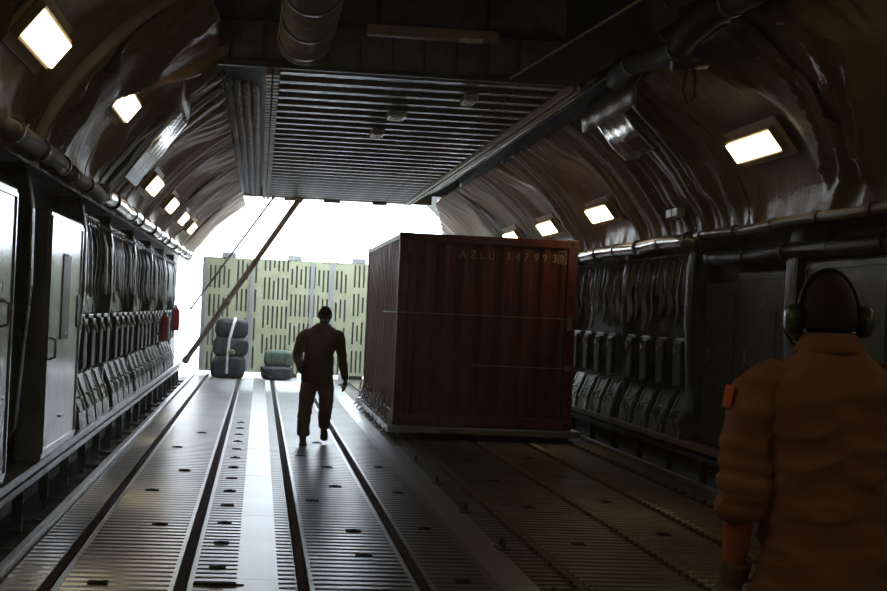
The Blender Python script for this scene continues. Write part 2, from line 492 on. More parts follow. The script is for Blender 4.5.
pipe('air_pipe', 'thin brown pipe on the right sidewall above the lockers', 1, 9.0, 16.5, -1.66, 2.72, .045, M['brown'])
pipe('hydraulic_pipe', 'dark thick hose on the right sidewall under the brown pipe', 1, 9.0, 16.4, -1.80, 2.46, .08, M['dark'])

# ------------------------------------------------------------------ wall frames (ribs) curved
def rib(sd, y, w, m, lab, grp):
    t = thing('wall_frame', lab, 'wall frame', (mx(sd, -2.0), y, .37), group=grp)
    ox = mx(sd, -2.0)
    q = .0 if y < 17.5 else -.07
    inner = [(-2.02+.0, .38), (-1.86+q, .7), (-1.83+q, 1.2), (-1.79+q, 1.8), (-1.80+q, 2.4), (-1.86+q, 2.75)]
    mb = MB(); A = []
    for x, z in inner:
        A.append([(mx(sd, -2.08)-ox, 0, z-.37), (mx(sd, x)-ox, 0, z-.37), (mx(sd, x)-ox, w, z-.37), (mx(sd, -2.08)-ox, w, z-.37), (mx(sd, -2.08)-ox, 0, z-.37)])
    mb.grid(A)
    mb.build('web', m, t)
    mb = MB()
    for a, b in zip(inner, inner[1:]):
        pass
    pts = [(mx(sd, x+.012)-ox, w/2, z-.37) for x, z in inner]
    mb.tube(pts, [(w*.62, .014)]*len(pts), 8, up=(1 if sd < 0 else -1, 0, 0))
    mb.build('flange', m, t, smooth=False)
    return t
for k, y in enumerate([11.9, 15.5, 19.0, 22.5, 26.0, 29.5, 33.0]):
    rib(-1, y, .14, M['green'], 'curved green-grey frame on the left sidewall, %s along' % ORD[k], 'frames on the left sidewall')
for k, y in enumerate([13.6, 17.0, 20.5, 24.0, 27.5, 31.0, 34.5]):
    rib(1, y, .24 if k < 2 else .14, M['green_shaded'], 'curved shade-toned green frame on the right sidewall, %s along' % ORD[k], 'frames on the right sidewall')

# ------------------------------------------------------------------ big panels in the near wall bays
def panel(sd, y0, y1, x, z0, z1, m, lab, slot=None, handle=None, name='wall_panel', louvre=False, seam=True):
    t = thing(name, lab, 'wall panel', (mx(sd, x), y0, z0))
    s = 1 if sd < 0 else -1
    def b(mb, xa, xb, ya, yb, za, zb, **k):
        a, c = sorted((s*xa, s*xb)); mb.box((a, ya, za), (c, yb, zb), **k)
    H = z1-z0; L_ = y1-y0
    mb = MB(); b(mb, -.22, 0, 0, L_, 0, H, bevel=.025); mb.build('panel_body', m, t)
    mb = MB()
    for zz in (.06, H-.08): b(mb, 0, .012, .05, L_-.05, zz, zz+.03)
    b(mb, 0, .012, .03, .06, .06, H-.05); b(mb, 0, .012, L_-.06, L_-.03, .06, H-.05)
    mb.build('edge_strip', m, t)
    if slot:
        for (ya, yb, za, zb) in slot:
            mb = MB(); b(mb, -.005, .010, ya, yb, za-z0, zb-z0, bevel=.004); mb.build('recess_slot', M['cush'], t)['label'] = 'dark recessed slot'
    if handle:
        ya, za = handle
        MB().tube([(s*0, ya, za-z0), (s*.05, ya, za-z0+.02), (s*.05, ya, za-z0+.16), (0, ya, za-z0+.18)], .012, 8).build('handle', M['steel'], t, smooth=True)
    for zz in (.3, H*.5, H-.35):
        mb = MB()
        b(mb, 0, .02, L_*.5-.06, L_*.5+.06, zz-.012, zz+.012, bevel=.004)
        mb.build('latch', M['steel'], t)
    return t
panel(-1, 7.0, 11.05, -1.76, .37, 2.50, M['pale'], 'tall pale panel on the left sidewall at the picture edge', handle=(3.6, 1.5))
panel(-1, 12.55, 14.75, -1.72, .37, 2.44, M['pale'], 'tall pale panel with dark slot on the left sidewall, beyond the dark recess', slot=[(.85, 1.35, 1.35, 2.1), (1.95, 2.10, 1.45, 1.75)], handle=(.2, 1.2))
panel(-1, 11.2, 11.85, -1.98, .37, 2.3, M['green_shaded'], 'dark recessed panel between the two pale panels of the left sidewall')
panel(1, 11.6, 13.5, -1.84, .37, 2.36, M['green_shaded'], 'shade-toned green locker on the right sidewall behind the near man', handle=(1.2, 1.4), name='locker')
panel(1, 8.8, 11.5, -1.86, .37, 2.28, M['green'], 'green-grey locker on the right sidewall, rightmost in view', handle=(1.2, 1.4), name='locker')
panel(1, 13.95, 15.6, -1.88, .37, 2.3, M['green_shaded'], 'shade-toned green locker on the right sidewall just left of the near man', slot=[(.4, .6, 1.2, 1.9)], handle=(1.2, 1.3), name='locker')
panel(1, 15.75, 16.9, -1.92, .37, 2.2, M['green_shaded'], 'narrow shade-toned green locker before the thick frame of the right sidewall', handle=(.8, 1.3), name='locker')

# ------------------------------------------------------------------ repeated gear on both walls: straps, pockets, kick panels
def make_strap(m):
    t = thing('hanging_strap', 'x', 'strap')
    mb = MB()
    pts = [(0, 0, 0), (.03, .02, -.2), (.055, -.01, -.42), (.04, .02, -.62), (.06, .0, -.80)]
    mb.tube(pts, [(.045, .012), (.06, .018), (.045, .014), (.07, .02), (.03, .012)], 8, up=(1, 0, 0))
    mb.build('webbing', m, t, smooth=True)
    mb = MB()
    mb.tube([(.01, -.09, .0), (.06, -.07, -.25), (.05, -.10, -.52)], [(.03, .01), (.04, .014), (.025, .01)], 8, up=(1, 0, 0))
    mb.build('tail', m, t, smooth=True)
    mb = MB(); pts = [(.02+.04*math.cos(a), 0, .03+.04*math.sin(a)) for a in [2*PI*i/12 for i in range(13)]]
    mb.tube(pts, .009, 6, cap=False); mb.build('hook', M['steel'], t, smooth=True)
    return t
def make_pocket():
    t = thing('folded_seat', 'x', 'seat')
    mb = MB(); mb.box((0, -.17, -.27), (.10, .17, .27), bevel=.03); mb.build('cushion', M['cush'], t, smooth=False)
    mb = MB(); mb.box((.0, -.21, .27), (.06, .21, .31), bevel=.008)
    mb.build('top_bar', M['steel'], t)
    for s in (-1, 1):
        mb = MB(); mb.box((-.02, s*.20-.012, -.30), (.05, s*.20+.012, .29)); mb.build('side_frame', M['green'], t)
    MB().tube([(.10, -.12, .2), (.13, 0, .12), (.10, .12, .2)], .012, 6).build('strap_loop', M['web'], t, smooth=True)
    return t
def make_kick():
    t = thing('lower_wall_box', 'x', 'wall box')
    mb = MB()
    mb.extrude([(-.05, 0), (.22, 0), (.20, .16), (.06, .52), (-.05, .52)], -.31, .31, lambda u, v, y: Vector((u, y, v)))
    mb.build('box_body', M['green'], t)
    for q in (-.27, .22):
        mb = MB(); mb.extrude([(.20, .17), (.215, .17), (.078, .50), (.06, .50)], q, q+.05, lambda u, v, y: Vector((u, y, v)))
        mb.build('rib', M['green'], t)
    mb = MB(); mb.box((.13, -.07, .30), (.19, .07, .325), bevel=.006); mb.build('grab_bar', M['steel'], t)
    return t
s0 = make_strap(M['web']); p0 = make_pocket(); k0 = make_kick()
used = {id(s0): False, id(p0): False, id(k0): False}
def put(src, loc, rz, label, group, sc=(1, 1, 1)):
    if not used[id(src)]:
        used[id(src)] = True; o = src
        o.location = loc; o.rotation_euler = (0, 0, rz); o['label'] = label; o['group'] = group; o.scale = sc
    else: o = dup(src, loc, (0, 0, rz), label, group, sc)
    return o
for sd in (-1, 1):
    rz = 0 if sd < 0 else PI
    W = SIDE[sd]
    ribs = [15.5, 19.0, 22.5, 26.0, 29.5, 33.0] if sd < 0 else [17.0, 20.5, 24.0, 27.5, 31.0, 34.5]
    for r_ in ribs[:-1]:
        for j in range(4):
            y = r_ + .60 + j*.80
            q = random.random()
            put(p0, (mx(sd, -1.90), y, 1.24), rz, 'dark padded folded seat in the long row along the %s sidewall' % W, 'folded seats on the %s sidewall' % W)
            put(k0, (mx(sd, -2.0), y, .365), rz, 'sloping green-grey box at the foot of the %s sidewall below the folded seats' % W, 'lower boxes on the %s sidewall' % W)
            for h in (-.2, .2):
                sc = (1, 1.55 + .4*random.uniform(-1, 1), .85+.3*random.random())
                put(s0, (mx(sd, -1.90), y+h+.05*q, 2.52), rz + .2*random.uniform(-1, 1), 'grey webbing strap hanging above the folded seats of the %s sidewall' % W, 'hanging straps on the %s sidewall' % W, sc)
    t = thing('strap_rail', 'slim metal rail holding the hanging straps of the %s sidewall' % W, 'rail', (mx(sd, -1.9), ribs[0]+.1, 2.57))
    MB().tube([(0, 0, 0), (0, ribs[-1]-ribs[0], 0)], .018, 8).build('rail_bar', M['steel'], t, smooth=True)
    # backing sheet behind the gear
    for r_, r2 in zip(ribs, ribs[1:]):
        t = thing('wall_liner', 'plain green-grey liner sheet behind the folded seats on the %s sidewall' % W, 'wall liner', (mx(sd, -2.02), r_+.15, .38), group='liner sheets on the %s sidewall' % W)
        mb = MB(); s = 1 if sd < 0 else -1
        for (z0, z1) in ((0, 1.15), (1.17, 2.30)):
            a, b = sorted((-.03*s, .03*s)); mb.box((a, .02, z0), (b, r2-r_-.22, z1), bevel=.008)
        mb.build('sheet', M['green'] if sd < 0 else M['green_shaded'], t)

# red fire extinguishers on the left wall
def extinguisher(loc, lab):
    t = thing('fire_extinguisher', lab, 'fire extinguisher', loc)
    MB().tube([(0, 0, 0), (0, 0, .03), (0, 0, .40), (0, 0, .45), (0, 0, .48)], [.07, .08, .08, .05, .025], 16).build('cylinder', M['red'], t, smooth=True)
    mb = MB(); mb.box((-.02, -.09, .475), (.02, .03, .52)); mb.build('handle', M['dark'], t)
    MB().tube([(0, .02, .49), (.05, .09, .42), (.06, .10, .15)], .012, 8).build('hose', M['rubber'], t, smooth=True)
    for q in (.1, .32): MB().box((-.26, -.03, q), (-.07, .03, q+.04)).build('bracket', M['steel'], t)
extinguisher((-1.66, 27.0, 1.02), 'red fire extinguisher on the left sidewall, the nearer of two')
extinguisher((-1.66, 30.4, 1.15), 'red fire extinguisher on the left sidewall, closer to the open end')

# ------------------------------------------------------------------ slatted ceiling
mb = MB(); mb.box((-.2, YS, 4.22), (3.15, YT, 4.26)); mb.build('ceiling', M['shell'])['kind'] = 'structure'
b0 = None; y = YS+.1; k = 0
while y < YT-.1:
    if b0 is None:
        b0 = thing('ceiling_beam', 'grey metal cross beam of the slatted ceiling above the cargo bay', 'ceiling beam', (1.5, y, 4.0), group='cross beams of the slatted ceiling')
        mb = MB(); mb.extrude([(0, .03), (.03, 0), (.15, 0), (.18, .03), (.13, .21), (.05, .21)], -1.40, 1.40, lambda u, v, x: Vector((x, u, v)))
        mb.build('beam_body', M['beam'], b0)
        mb = MB()
        for q in (-1.1, -.55, 0, .55, 1.1): mb.box((q-.03, .19, .02), (q+.03, .25, .06))
        mb.build('clip', M['steel'], b0)
    else: dup(b0, (1.5, y, 4.0))
    y += .58; k += 1
# thin lath between beams
l0 = None; y = YS+.1+.36
while y < YT-.3:
    if l0 is None:
        mb = MB(); mb.box((-1.4, 0, .03), (1.4, .05, .06)); l0 = mb.build('ceiling_lath', M['steel']); l0.location = (1.5, y, 4.0)
        tag(l0, 'thin metal lath between two cross beams of the slatted ceiling', 'ceiling lath', 'laths of the slatted ceiling')
    else:
        o = l0.copy(); COL.objects.link(o); o.location = (1.5, y, 4.0)
    y += .58
# side rails of the slatted ceiling
for x, lab in ((.06, 'pale notched rail along the left edge of the slatted ceiling'), (2.94, 'pale double rail along the right edge of the slatted ceiling')):
    t = thing('ceiling_rail', lab, 'ceiling rail', (x, YS, 3.97))
    s = -1 if x < 1 else 1
    for dx in (0, .075*s):
        mb = MB(); mb.box((dx-.02, 0, -.01), (dx+.02, YT-YS, .05))
        if x < 1:
            y = 0
            while y < YT-YS-.1: mb.box((dx-.028, y, -.03), (dx+.028, y+.12, .0)); y += .24
        mb.build('rail_bar', M['tan'], t)
# lattice strip on the left of the ceiling
t = thing('lattice_strip', 'grey lattice strip of crossed links left of the slatted ceiling', 'lattice strip', (-.3, YS+1.2, 4.0))
for q in range(5):
    mb = MB(); x = -.24+q*.10; z = .10-.02*q
    y = 0; n = 0
    while y < YT-YS-1.4:
        mb.tube([(x-.04, y, z), (x+.04, y+.13, z-.02)], .014, 5); mb.tube([(x+.04, y, z), (x-.04, y+.13, z-.02)], .014, 5)
        y += .15
    mb.build('link_chain', M['steel'], t)
mb = MB(); mb.grid([[(-.36, y, .2), (.3, y, .18)] for y in (-1, 8, YT-YS-1.2)]); mb.build('backing', M['dark'], t)
# right side: long dark rails climbing to the blanket edge
t = thing('side_rails', 'bundle of dark long rails right of the slatted ceiling', 'rails', (3.05, YS+.2, 4.05)); t.name = 'conduit_bundle'; t['category'] = 'conduits'
for q in range(6):
    MB().tube([(.06+q*.11, i*1.7, .03+q*.055+.008*math.sin(i*2.1+q)) for i in range(11)], .022 if q % 2 else .03, 8).build('conduit', M['steel'] if q % 2 else M['dark'], t, smooth=True)
mb = MB(); mb.grid([[(0, y, .08), (.75, y, .46)] for y in (0, 8, YT-YS-.2)]); mb.build('backing', M['dark'], t)

# end frame of the slats (over the opening)
t = thing('end_beam', 'heavy beam closing the slatted ceiling at the open end', 'beam', (1.5, YT-.05, 4.0))
mb = MB(); mb.box((-1.95, 0, 0), (2.0, .25, .22), bevel=.02); mb.build('beam_body', M['tan'], t)
for x, w in ((-.95, .30), (-.1, .35), (.9, .3)):
    mb = MB(); mb.box((x-w/2, -.05, -.05), (x+w/2, .22, 0), bevel=.008); mb.build('bracket', M['tan'], t)
# little ceiling fittings
for i, (x, y, w) in enumerate(((1.45, 17.1, .20), (1.37, 18.9, .16), (2.07, 15.5, .14))):
    t = thing('ceiling_fitting', ['small square fitting with a pale cover at the middle of the slatted ceiling', 'small fitting behind the pale covered one on the slatted ceiling', 'small bright fitting at the right of the slatted ceiling'][i], 'ceiling fitting', (x, y, 3.93))
    mb = MB(); mb.box((-w/2, -.2, 0), (w/2, .2, .07), bevel=.01); mb.build('fitting_body', M['steel'], t)
    mb = MB(); mb.box((-w*.35, -.15, -.012), (w*.35, .15, 0)); mb.build('cover', M['white'], t)

# ------------------------------------------------------------------ near ceiling: bulkhead face, duct, channel, hatch panel, hoses
t = thing('ceiling_bulkhead', 'dark bulkhead face with upright seams above the start of the slatted ceiling', 'bulkhead', (1.5, YS-.1, 4.0))
mb = MB(); mb.box((-2.0, 0, 0), (1.35, .08, 1.0)); mb.build('face', M['duct'], t)
mb = MB()
for i in range(10): mb.box((-1.9+i*.31, -.02, .03), (-1.885+i*.31, 0, .42))
mb.box((-2.0, -.05, .42), (1.35, 0, .46)); mb.box((-2.0, -.06, -.01), (1.35, 0, .04)); mb.build('seam', M['dark'], t)

t = thing('flexible_duct', 'fat grey flexible duct hanging below the loft at the top left centre', 'duct', (.30, 14.2, 4.12))
pts = [(0, 0, .12), (.02, -.6, .16), (.03, -1.4, .22), (.0, -2.4, .32), (-.02, -3.4, .42), (0, -4.4, .5)]
fine = []
for i in range(len(pts)-1):
    for j in range(12):
        a = j/12; fine.append(Vector(pts[i])*(1-a)+Vector(pts[i+1])*a)
MB().tube(fine, [(.235 + (.012 if i % 6 < 3 else 0)) for i in range(len(fine))], 24).build('duct_body', M['duct'], t, smooth=True)
mb = MB()
for s in (-1, 1): mb.tube([(p.x+s*.245, p.y, p.z) for p in fine[::4]], .014, 8)
mb.build('seam_cord', M['tan'], t, smooth=True)
for i in range(4, len(fine), 12):
    p = fine[i]; MB().tube([p, p+Vector((0, -.04, .003))], .252, 24).build('hoop', M['steel'], t)

t = thing('cable_channel', 'long pale box channel hanging across the bay above the slatted ceiling', 'channel', (1.455, 13.6, 4.27), (0, 0, 0))
mb = MB(); mb.box((-.60, -.06, -.05), (.60, .06, .05), bevel=.01); mb.build('channel_body', M['tan'], t)
for s in (.30, .41):
    mb = MB(); mb.box((s-.05, -.063, -.056), (s+.05, .03, -.03)); mb.build('reflection_strip', M['white'], t)  # white strips paint the bright reflection on the channel
for s in (-.5, .5):
    mb = MB(); mb.box((s-.02, -.02, .05), (s+.02, .02, .85)); mb.build('hanger', M['dark'], t)

t = thing('hatch_panel', 'dark slanting hatch panel with a pale edge hanging at the upper right', 'panel', (2.5, 14.0, 4.12))
P0 = Vector((0, 0, 0)); 
e1 = [(-.25, 0, -.15), (.41, -2.28, .18), (.9, -4.0, .43)]; e2 = [(.38, 0, -.17), (.89, -2.45, .18), (1.4, -4.2, .43)]
mb = MB(); mb.grid([[a_, b_] for a_, b_ in zip(e1, e2)]); mb.build('panel_sheet', M['dark'], t, solid=.03)
MB().tube(e1, .013, 8).build('edge_bar', M['tan'], t)

for i, (x, y0_, z, r_) in enumerate(((3.28, 9.6, 4.02, .10), (3.44, 9.0, 4.20, .08), (3.14, 9.4, 4.30, .07), (-.1, 8, 4.55, .08))):
    t = thing('overhead_hose', ['dark overhead hose at the upper right, lowest', 'dark overhead hose at the upper right, outermost', 'dark overhead hose at the upper right, highest', 'dark overhead hose at the upper left'][i], 'hose', (x, y0_, z))
    MB().tube([(.04*math.sin(k*1.3+i), k*.45, .05*math.sin(k*.9+i)) for k in range(11)], r_, 12).build('hose_run', M['hose'], t, smooth=True)
    for k in (2, 5, 8): MB().tube([(.04*math.sin(k*1.3+i), k*.45, .05*math.sin(k*.9+i)), (.04*math.sin(k*1.3+i), k*.45+.06, .05*math.sin(k*.9+i))], r_+.012, 12).build('clamp', M['dark'], t)
for i, y in enumerate((6.5, 8.6, 10.7, 12.8)):
    t = thing('loft_frame', 'dark curved frame under the loft roof, %s' % ['nearest the camera', 'second from the camera', 'second from the bulkhead', 'next to the bulkhead'][i], 'roof frame', (1.6, y, 4.8), group='roof frames in the loft')
    MB().tube([(-1.9, 0, -.05), (-1.2, 0, .22), (0, 0, .38), (1.2, 0, .22), (1.9, 0, -.05)], [(.05, .10)]*5, 8).build('frame_bar', M['dark'], t)
    mb = MB(); mb.tube([(-1.5, 0, .05), (1.5, 0, .05)], .03, 8); mb.build('cross_tube', M['steel'], t, smooth=True)

t = thing('cable_loop', 'black cable loop hanging from the right blanket edge near the top', 'cable', (3.42, 12.0, 3.86))
MB().tube([(0, 0, .1), (-.03, 0, -.05), (-.05, 0, -.22), (-.01, 0, -.32), (.05, 0, -.27), (.05, 0, -.12), (.02, 0, .06)], .014, 8).build('cable', M['rubber'], t, smooth=True)
mb = MB(); mb.tube([(-.15, 0, .02), (.14, 0, .06)], .085, 14); mb.build('connector', M['dark'], t, smooth=True)

# loose flap and shiny patches
def flap(name, lab, sd, y0, y1, pts, m, cat='flap', mm='foil'):
    rows = []
    n = 26
    for j in range(n+1):
        y = y0+(y1-y0)*j/n; row = []
        for i, (x, z) in enumerate(pts):
            w = .015*math.sin(y*9+i)*(i/len(pts)) + .008*math.sin(y*21+i*2)
            row.append((mx(sd, x+w), y, z - .04*math.sin(PI*j/n)*i/len(pts)))
        rows.append(row)
    mb = MB(); mb.grid(rows)
    return tag(mb.build(name, m, smooth=True, solid=.01), lab, cat)
flap('blanket_flap', 'tan blanket flap sagging below the right edge of the loft', 1, 14.5, 17.0, [(-.52, 4.30), (-.38, 4.08), (-.41, 3.88)], M['blanket'])
flap('foil_patch', 'shiny silvery patch under the sagging flap on the right blanket', 1, 15.0, 16.2, [(-.41, 3.86), (-.56, 3.66), (-.72, 3.50)], M['foil'], 'patch')
flap('foil_patch', 'bright silvery board standing off the left blanket beyond the second lamp', -1, 15.0, 16.3, [(-1.38, 2.94), (-1.12, 3.28), (-.87, 3.64)], M['foil'], 'patch')
flap('blanket_flap', 'dark pointed blanket flap above the silvery board on the left sidewall', -1, 14.9, 16.4, [(-.86, 3.66), (-.84, 3.90), (-.92, 4.12)], M['blanket'])
# curved batten holding the near left blanket
t = thing('blanket_batten', 'curved grey metal batten pressing the left blanket just beyond the first lamp', 'batten', (-1.6, 10.75, 2.9))
pts = [prof_at(CP, .06+.94*i/16) for i in range(17)]
pts = [(x+.16*math.sin(PI*(.25+.5*i/16))+1.6, 0, z-.10-2.9) for i, (x, z) in enumerate(pts)]
MB().tube(pts, [(.045, .018)]*17, 8, up=(0, 1, 0)).build('batten_bar', M['duct'], t)
t = thing('white_box', 'small bright white box on the right sidewall above the pipe', 'white box', (4.72, 16.9, 3.0))  # small white box with a dark band
mb = MB(); mb.box((-.05, -.24, -.05), (.05, .24, .05), bevel=.01); mb.build('box_body', M['white'], t)
mb = MB(); mb.box((-.055, -.01, -.055), (.055, .01, .055)); mb.build('band', M['dark'], t)

# ------------------------------------------------------------------ container on a pallet
CY0, CX0, CX1, CL, CZ0, CZ1 = 20.5, 1.87, 4.36, 6.06, .19, 2.83
t = thing('pallet', 'thin grey metal cargo pallet under the red shipping container', 'pallet', (3.1, CY0, 0))
mb = MB(); mb.box((-1.32, -.22, .085), (1.36, CL+.2, .175), bevel=.012); mb.build('deck', M['steel'], t)
mb = MB()
for i in range(14): mb.box((-1.15+i*.178, -.20, .03), (-1.12+i*.178, CL+.1, .085))
mb.build('runner', M['dark'], t)
for i in range(9):
    y = .1+i*.72
    MB().tube([(-1.33+.05*math.cos(a)*.8-.02, y+.05*math.sin(a), .10+.03*math.cos(a)) for a in [2*PI*q/10 for q in range(11)]], .01, 6, cap=False).build('ring', M['steel'], t, smooth=True)
ct = thing('shipping_container', 'rust-red corrugated shipping container with a number along its top edge', 'container', ((CX0+CX1)/2, CY0, CZ0-.01))
hw = (CX1-CX0)/2; Hc = CZ1-CZ0
def corr(length, amp, pitch):
    pts = []; x = 0
    while x < length-.01:
        for dx, d in ((0, 0), (pitch*.26, 0), (pitch*.40, amp), (pitch*.80, amp)):
            if x+dx <= length: pts.append((x+dx, d))
        x += pitch
    pts.append((length, 0)); return pts
for s, nm in ((0, 'end_panel'), (1, 'end_panel')):
    mb = MB(); P = []
    for u, d in corr(2*hw-.3, .058, .268):
        y = .03+d if s == 0 else CL-.03-d
        P.append([(-hw+.15+u, y, .14), (-hw+.15+u, y, Hc-.11)])
    mb.grid(P); mb.build(nm, M['rust'], ct, solid=.004)
for s in (-1, 1):
    mb = MB(); P = []
    for u, d in corr(CL-.3, .036, .278):
        P.append([(s*(hw-.02-d), .15+u, .16), (s*(hw-.02-d), .15+u, Hc-.08)])
    mb.grid(P); mb.build('side_panel', M['rust'], ct, solid=.004)
mb = MB(); P = [[(-hw+.05, .1+u, Hc-.03-d*.5), (hw-.05, .1+u, Hc-.03-d*.5)] for u, d in corr(CL-.2, .03, .28)]
mb.grid(P); mb.build('roof_panel', M['rust'], ct, solid=.004)
mb = MB(); mb.box((-hw+.03, .03, .08), (hw-.03, CL-.03, .12)); mb.build('floor_panel', M['rustside'], ct)
for sx in (-1, 1):
    for y in (0, CL-.15):
        mb = MB(); a, b = sorted((sx*hw, sx*(hw-.13))); mb.box((a, y, .1), (b, y+.15, Hc-.1), bevel=.012); mb.build('corner_post', M['rustside'], ct)
        for z in (0, Hc-.118):
            mb = MB(); a, b = sorted((sx*(hw+.004), sx*(hw-.165))); mb.box((a, y-.006, z), (b, y+.172-.016, z+.118), bevel=.01)
            o = mb.build('corner_casting', M['rustside'], ct)
            if y == 0:
                mb = MB(); mb.tube([(sx*(hw-.08), -.008, z+.06), (sx*(hw-.08), -.02+.008, z+.06)], [(.035, .028)]*2, 12)
                h = mb.build('casting_hole', M['black'], o)
for y in (.0, CL-.08):
    mb = MB(); mb.box((-hw+.13, y, Hc-.12), (hw-.13, y+.08, Hc-.005), bevel=.01); mb.build('top_rail', M['rustside'], ct)
    mb = MB(); mb.box((-hw+.13, y, .01), (hw-.13, y+.10, .15), bevel=.01); mb.build('bottom_rail', M['rustside'], ct)
for s in (-1, 1):
    a, b = sorted((s*hw, s*(hw-.06)))
    mb = MB(); mb.box((a, .15, Hc-.09), (b, CL-.15, Hc-.02), bevel=.008); mb.build('top_rail', M['rustside'], ct)
    mb = MB(); mb.box((a, .15, .02), (b, CL-.15, .17), bevel=.008); mb.build('bottom_rail', M['rustside'], ct)
# number on the end panel: characters sit on the ridges
def glyph(ch, x, z, size, y, parent, m):
    cu = bpy.data.curves.new('char', 'FONT'); cu.body = ch; cu.size = size; cu.extrude = .001
    o = bpy.data.objects.new('tmp', cu); COL.objects.link(o)
    bpy.context.view_layer.update()
    me = bpy.data.meshes.new_from_object(o.evaluated_get(bpy.context.evaluated_depsgraph_get()))
    bpy.data.objects.remove(o)
    bm = bmesh.new(); bm.from_mesh(me)
    for v in bm.verts: v.co = Vector((x + v.co.x*.8, y + v.co.z, z + v.co.y))
    bm.normal_update()
    bm.to_mesh(me); bm.free()
    me.materials.clear(); me.materials.append(m)
    o = bpy.data.objects.new('number_character', me); link(o, parent); return o
row = [('A', 461), ('Z', 471.5), ('L', 481), ('U', 489.5), ('3', 507), ('4', 517), ('7', 525.5), ('9', 535.5), ('9', 544), ('3', 554), ('0', 561)]
for ch, px in row:
    x = (px+4-402)/178*2*hw - hw
    glyph(ch, x-.045, Hc-.315, .155, .024, ct, M['letter'])
mb = MB(); x = (565-402)/178*2*hw - hw - .005
for a, b in (((-.062, -.022), (.062, -.014)), ((-.062, .148), (.062, .156)), ((-.062, -.022), (-.054, .156)), ((.054, -.022), (.062, .156))):
    mb.box((x+a[0], .018, Hc-.315+a[1]), (x+b[0], .024, Hc-.315+b[1]))
mb.build('number_frame', M['letter'], ct)

for i, z in enumerate((1.72, 1.03)):
    t = thing('lashing_strap', ['upper thin lashing strap across the front of the red container', 'lower thin lashing strap across the front of the red container'][i], 'strap', ((CX0+CX1)/2, CY0, z))
    mb = MB(); w = .008 if i == 0 else .007
    mb.box((-hw+.02 if i == 0 else -.2, -.012, -w), (hw+.008, -.002, w))
    mb.box((hw+.004, -.012, -w), (hw+.014, 2.2, w)); 
    if i == 0: mb.box((-hw-.014, -.012, -w), (-hw+.03, -.002, w)); mb.box((-hw-.014, -.012, -w), (-hw-.004, 2.2, w))
    mb.build('strap_band', M['tan'], t)
    mb = MB(); mb.box((hw-.12, -.04, -.16 if i == 0 else -.03), (hw-.05, -.012, .04), bevel=.006); mb.build('ratchet', M['tan'], t)
# net hem with hooks along the left bottom of the container
hk = None
for i in range(9):
    y = CY0+.25+i*.66
    if hk is None:
        hk = thing('tie_down_chain', 'short tie-down chain hooked to the pallet along the left side of the container', 'chain', (1.79, y, .11), group='tie-down chains along the left side of the container')
        for q in range(5):
            pts = [(.022*math.cos(a)*(1 if q % 2 else .3), .022*math.cos(a)*(.3 if q % 2 else 1), .04+q*.062+.04*math.sin(a)) for a in [2*PI*w/10 for w in range(11)]]
            MB().tube(pts, .008, 6, cap=False).build('link', M['steel'], hk, smooth=True)
        MB().tube([(0, 0, .32), (.02, 0, .37), (.03, .02, .41), (.05, .03, .40)], .011, 6).build('hook', M['steel'], hk, smooth=True)
    else: dup(hk, (1.79, y, .11), (0, 0, random.uniform(-.6, .6)))

# ------------------------------------------------------------------ floor fittings
ring0 = None
for y in (9.0, 11.0, 13.0, 15.1, 17.2, 19.3):
    if ring0 is None:
        ring0 = thing('tie_down_ring', 'dark tie-down ring on the bright plate strip left of the container', 'tie-down ring', (1.86, y, .002), group='tie-down rings on the plate strip')
        MB().box((-.05, -.10, 0), (.05, .10, .012), bevel=.004).build('base_plate', M['dark'], ring0)
        MB().tube([(0, .07*math.cos(a), .03+.045*math.sin(a)) for a in [2*PI*q/14 for q in range(15)]], .012, 8, cap=False).build('ring', M['dark'], ring0, smooth=True)
    else: dup(ring0, (1.86, y, .002))
pan0 = None; n = 0
spots = []
for i in range(14): spots.append((-.20, 8.9+i*1.02, .11))
for i in range(6): spots.append((-.78+(.09 if i % 2 else -.12), 9.3+i*2.1+(.4 if i % 3 else 0), .12))
for i in range(8): spots.append((.66+(.14 if i % 3 else -.12), 8.8+i*1.45+(.3 if i % 2 else 0), .12))
for i in range(4): spots.append((1.38, 9.6+i*2.3, .10))
for i in range(5): spots.append((2.5, 9.2+i*2.1, .10)); spots.append((3.35, 9.9+i*2.05, .10))
for x, y, w in spots:
    if pan0 is None:
        pan0 = thing('floor_latch', 'small black latch pocket let into the ribbed metal floor', 'floor latch', (x, y, .001), group='latch pockets in the floor')
        mb = MB(); mb.box((-.07, -.055, 0), (.07, .055, .006), bevel=.002); mb.build('pocket', M['black'], pan0)
        mb = MB(); mb.box((-.025, -.02, .006), (.03, .015, .014), bevel=.002); mb.build('latch_tongue', M['dark'], pan0)
        pan0.scale = (w/.14, 1, 1)
    else: dup(pan0, (x, y, .001), scale=(w/.14, 1, 1))
# worn dark gouge across the middle strip
tag(MB().tube([(-.33, 9.30, .003), (-.2, 9.28, .006), (-.02, 9.30, .003)], [.008, .014, .006], 6).build('floor_bar', M['black']), 'short black bar lying across the middle floor strip at the bottom of the picture', 'bar')

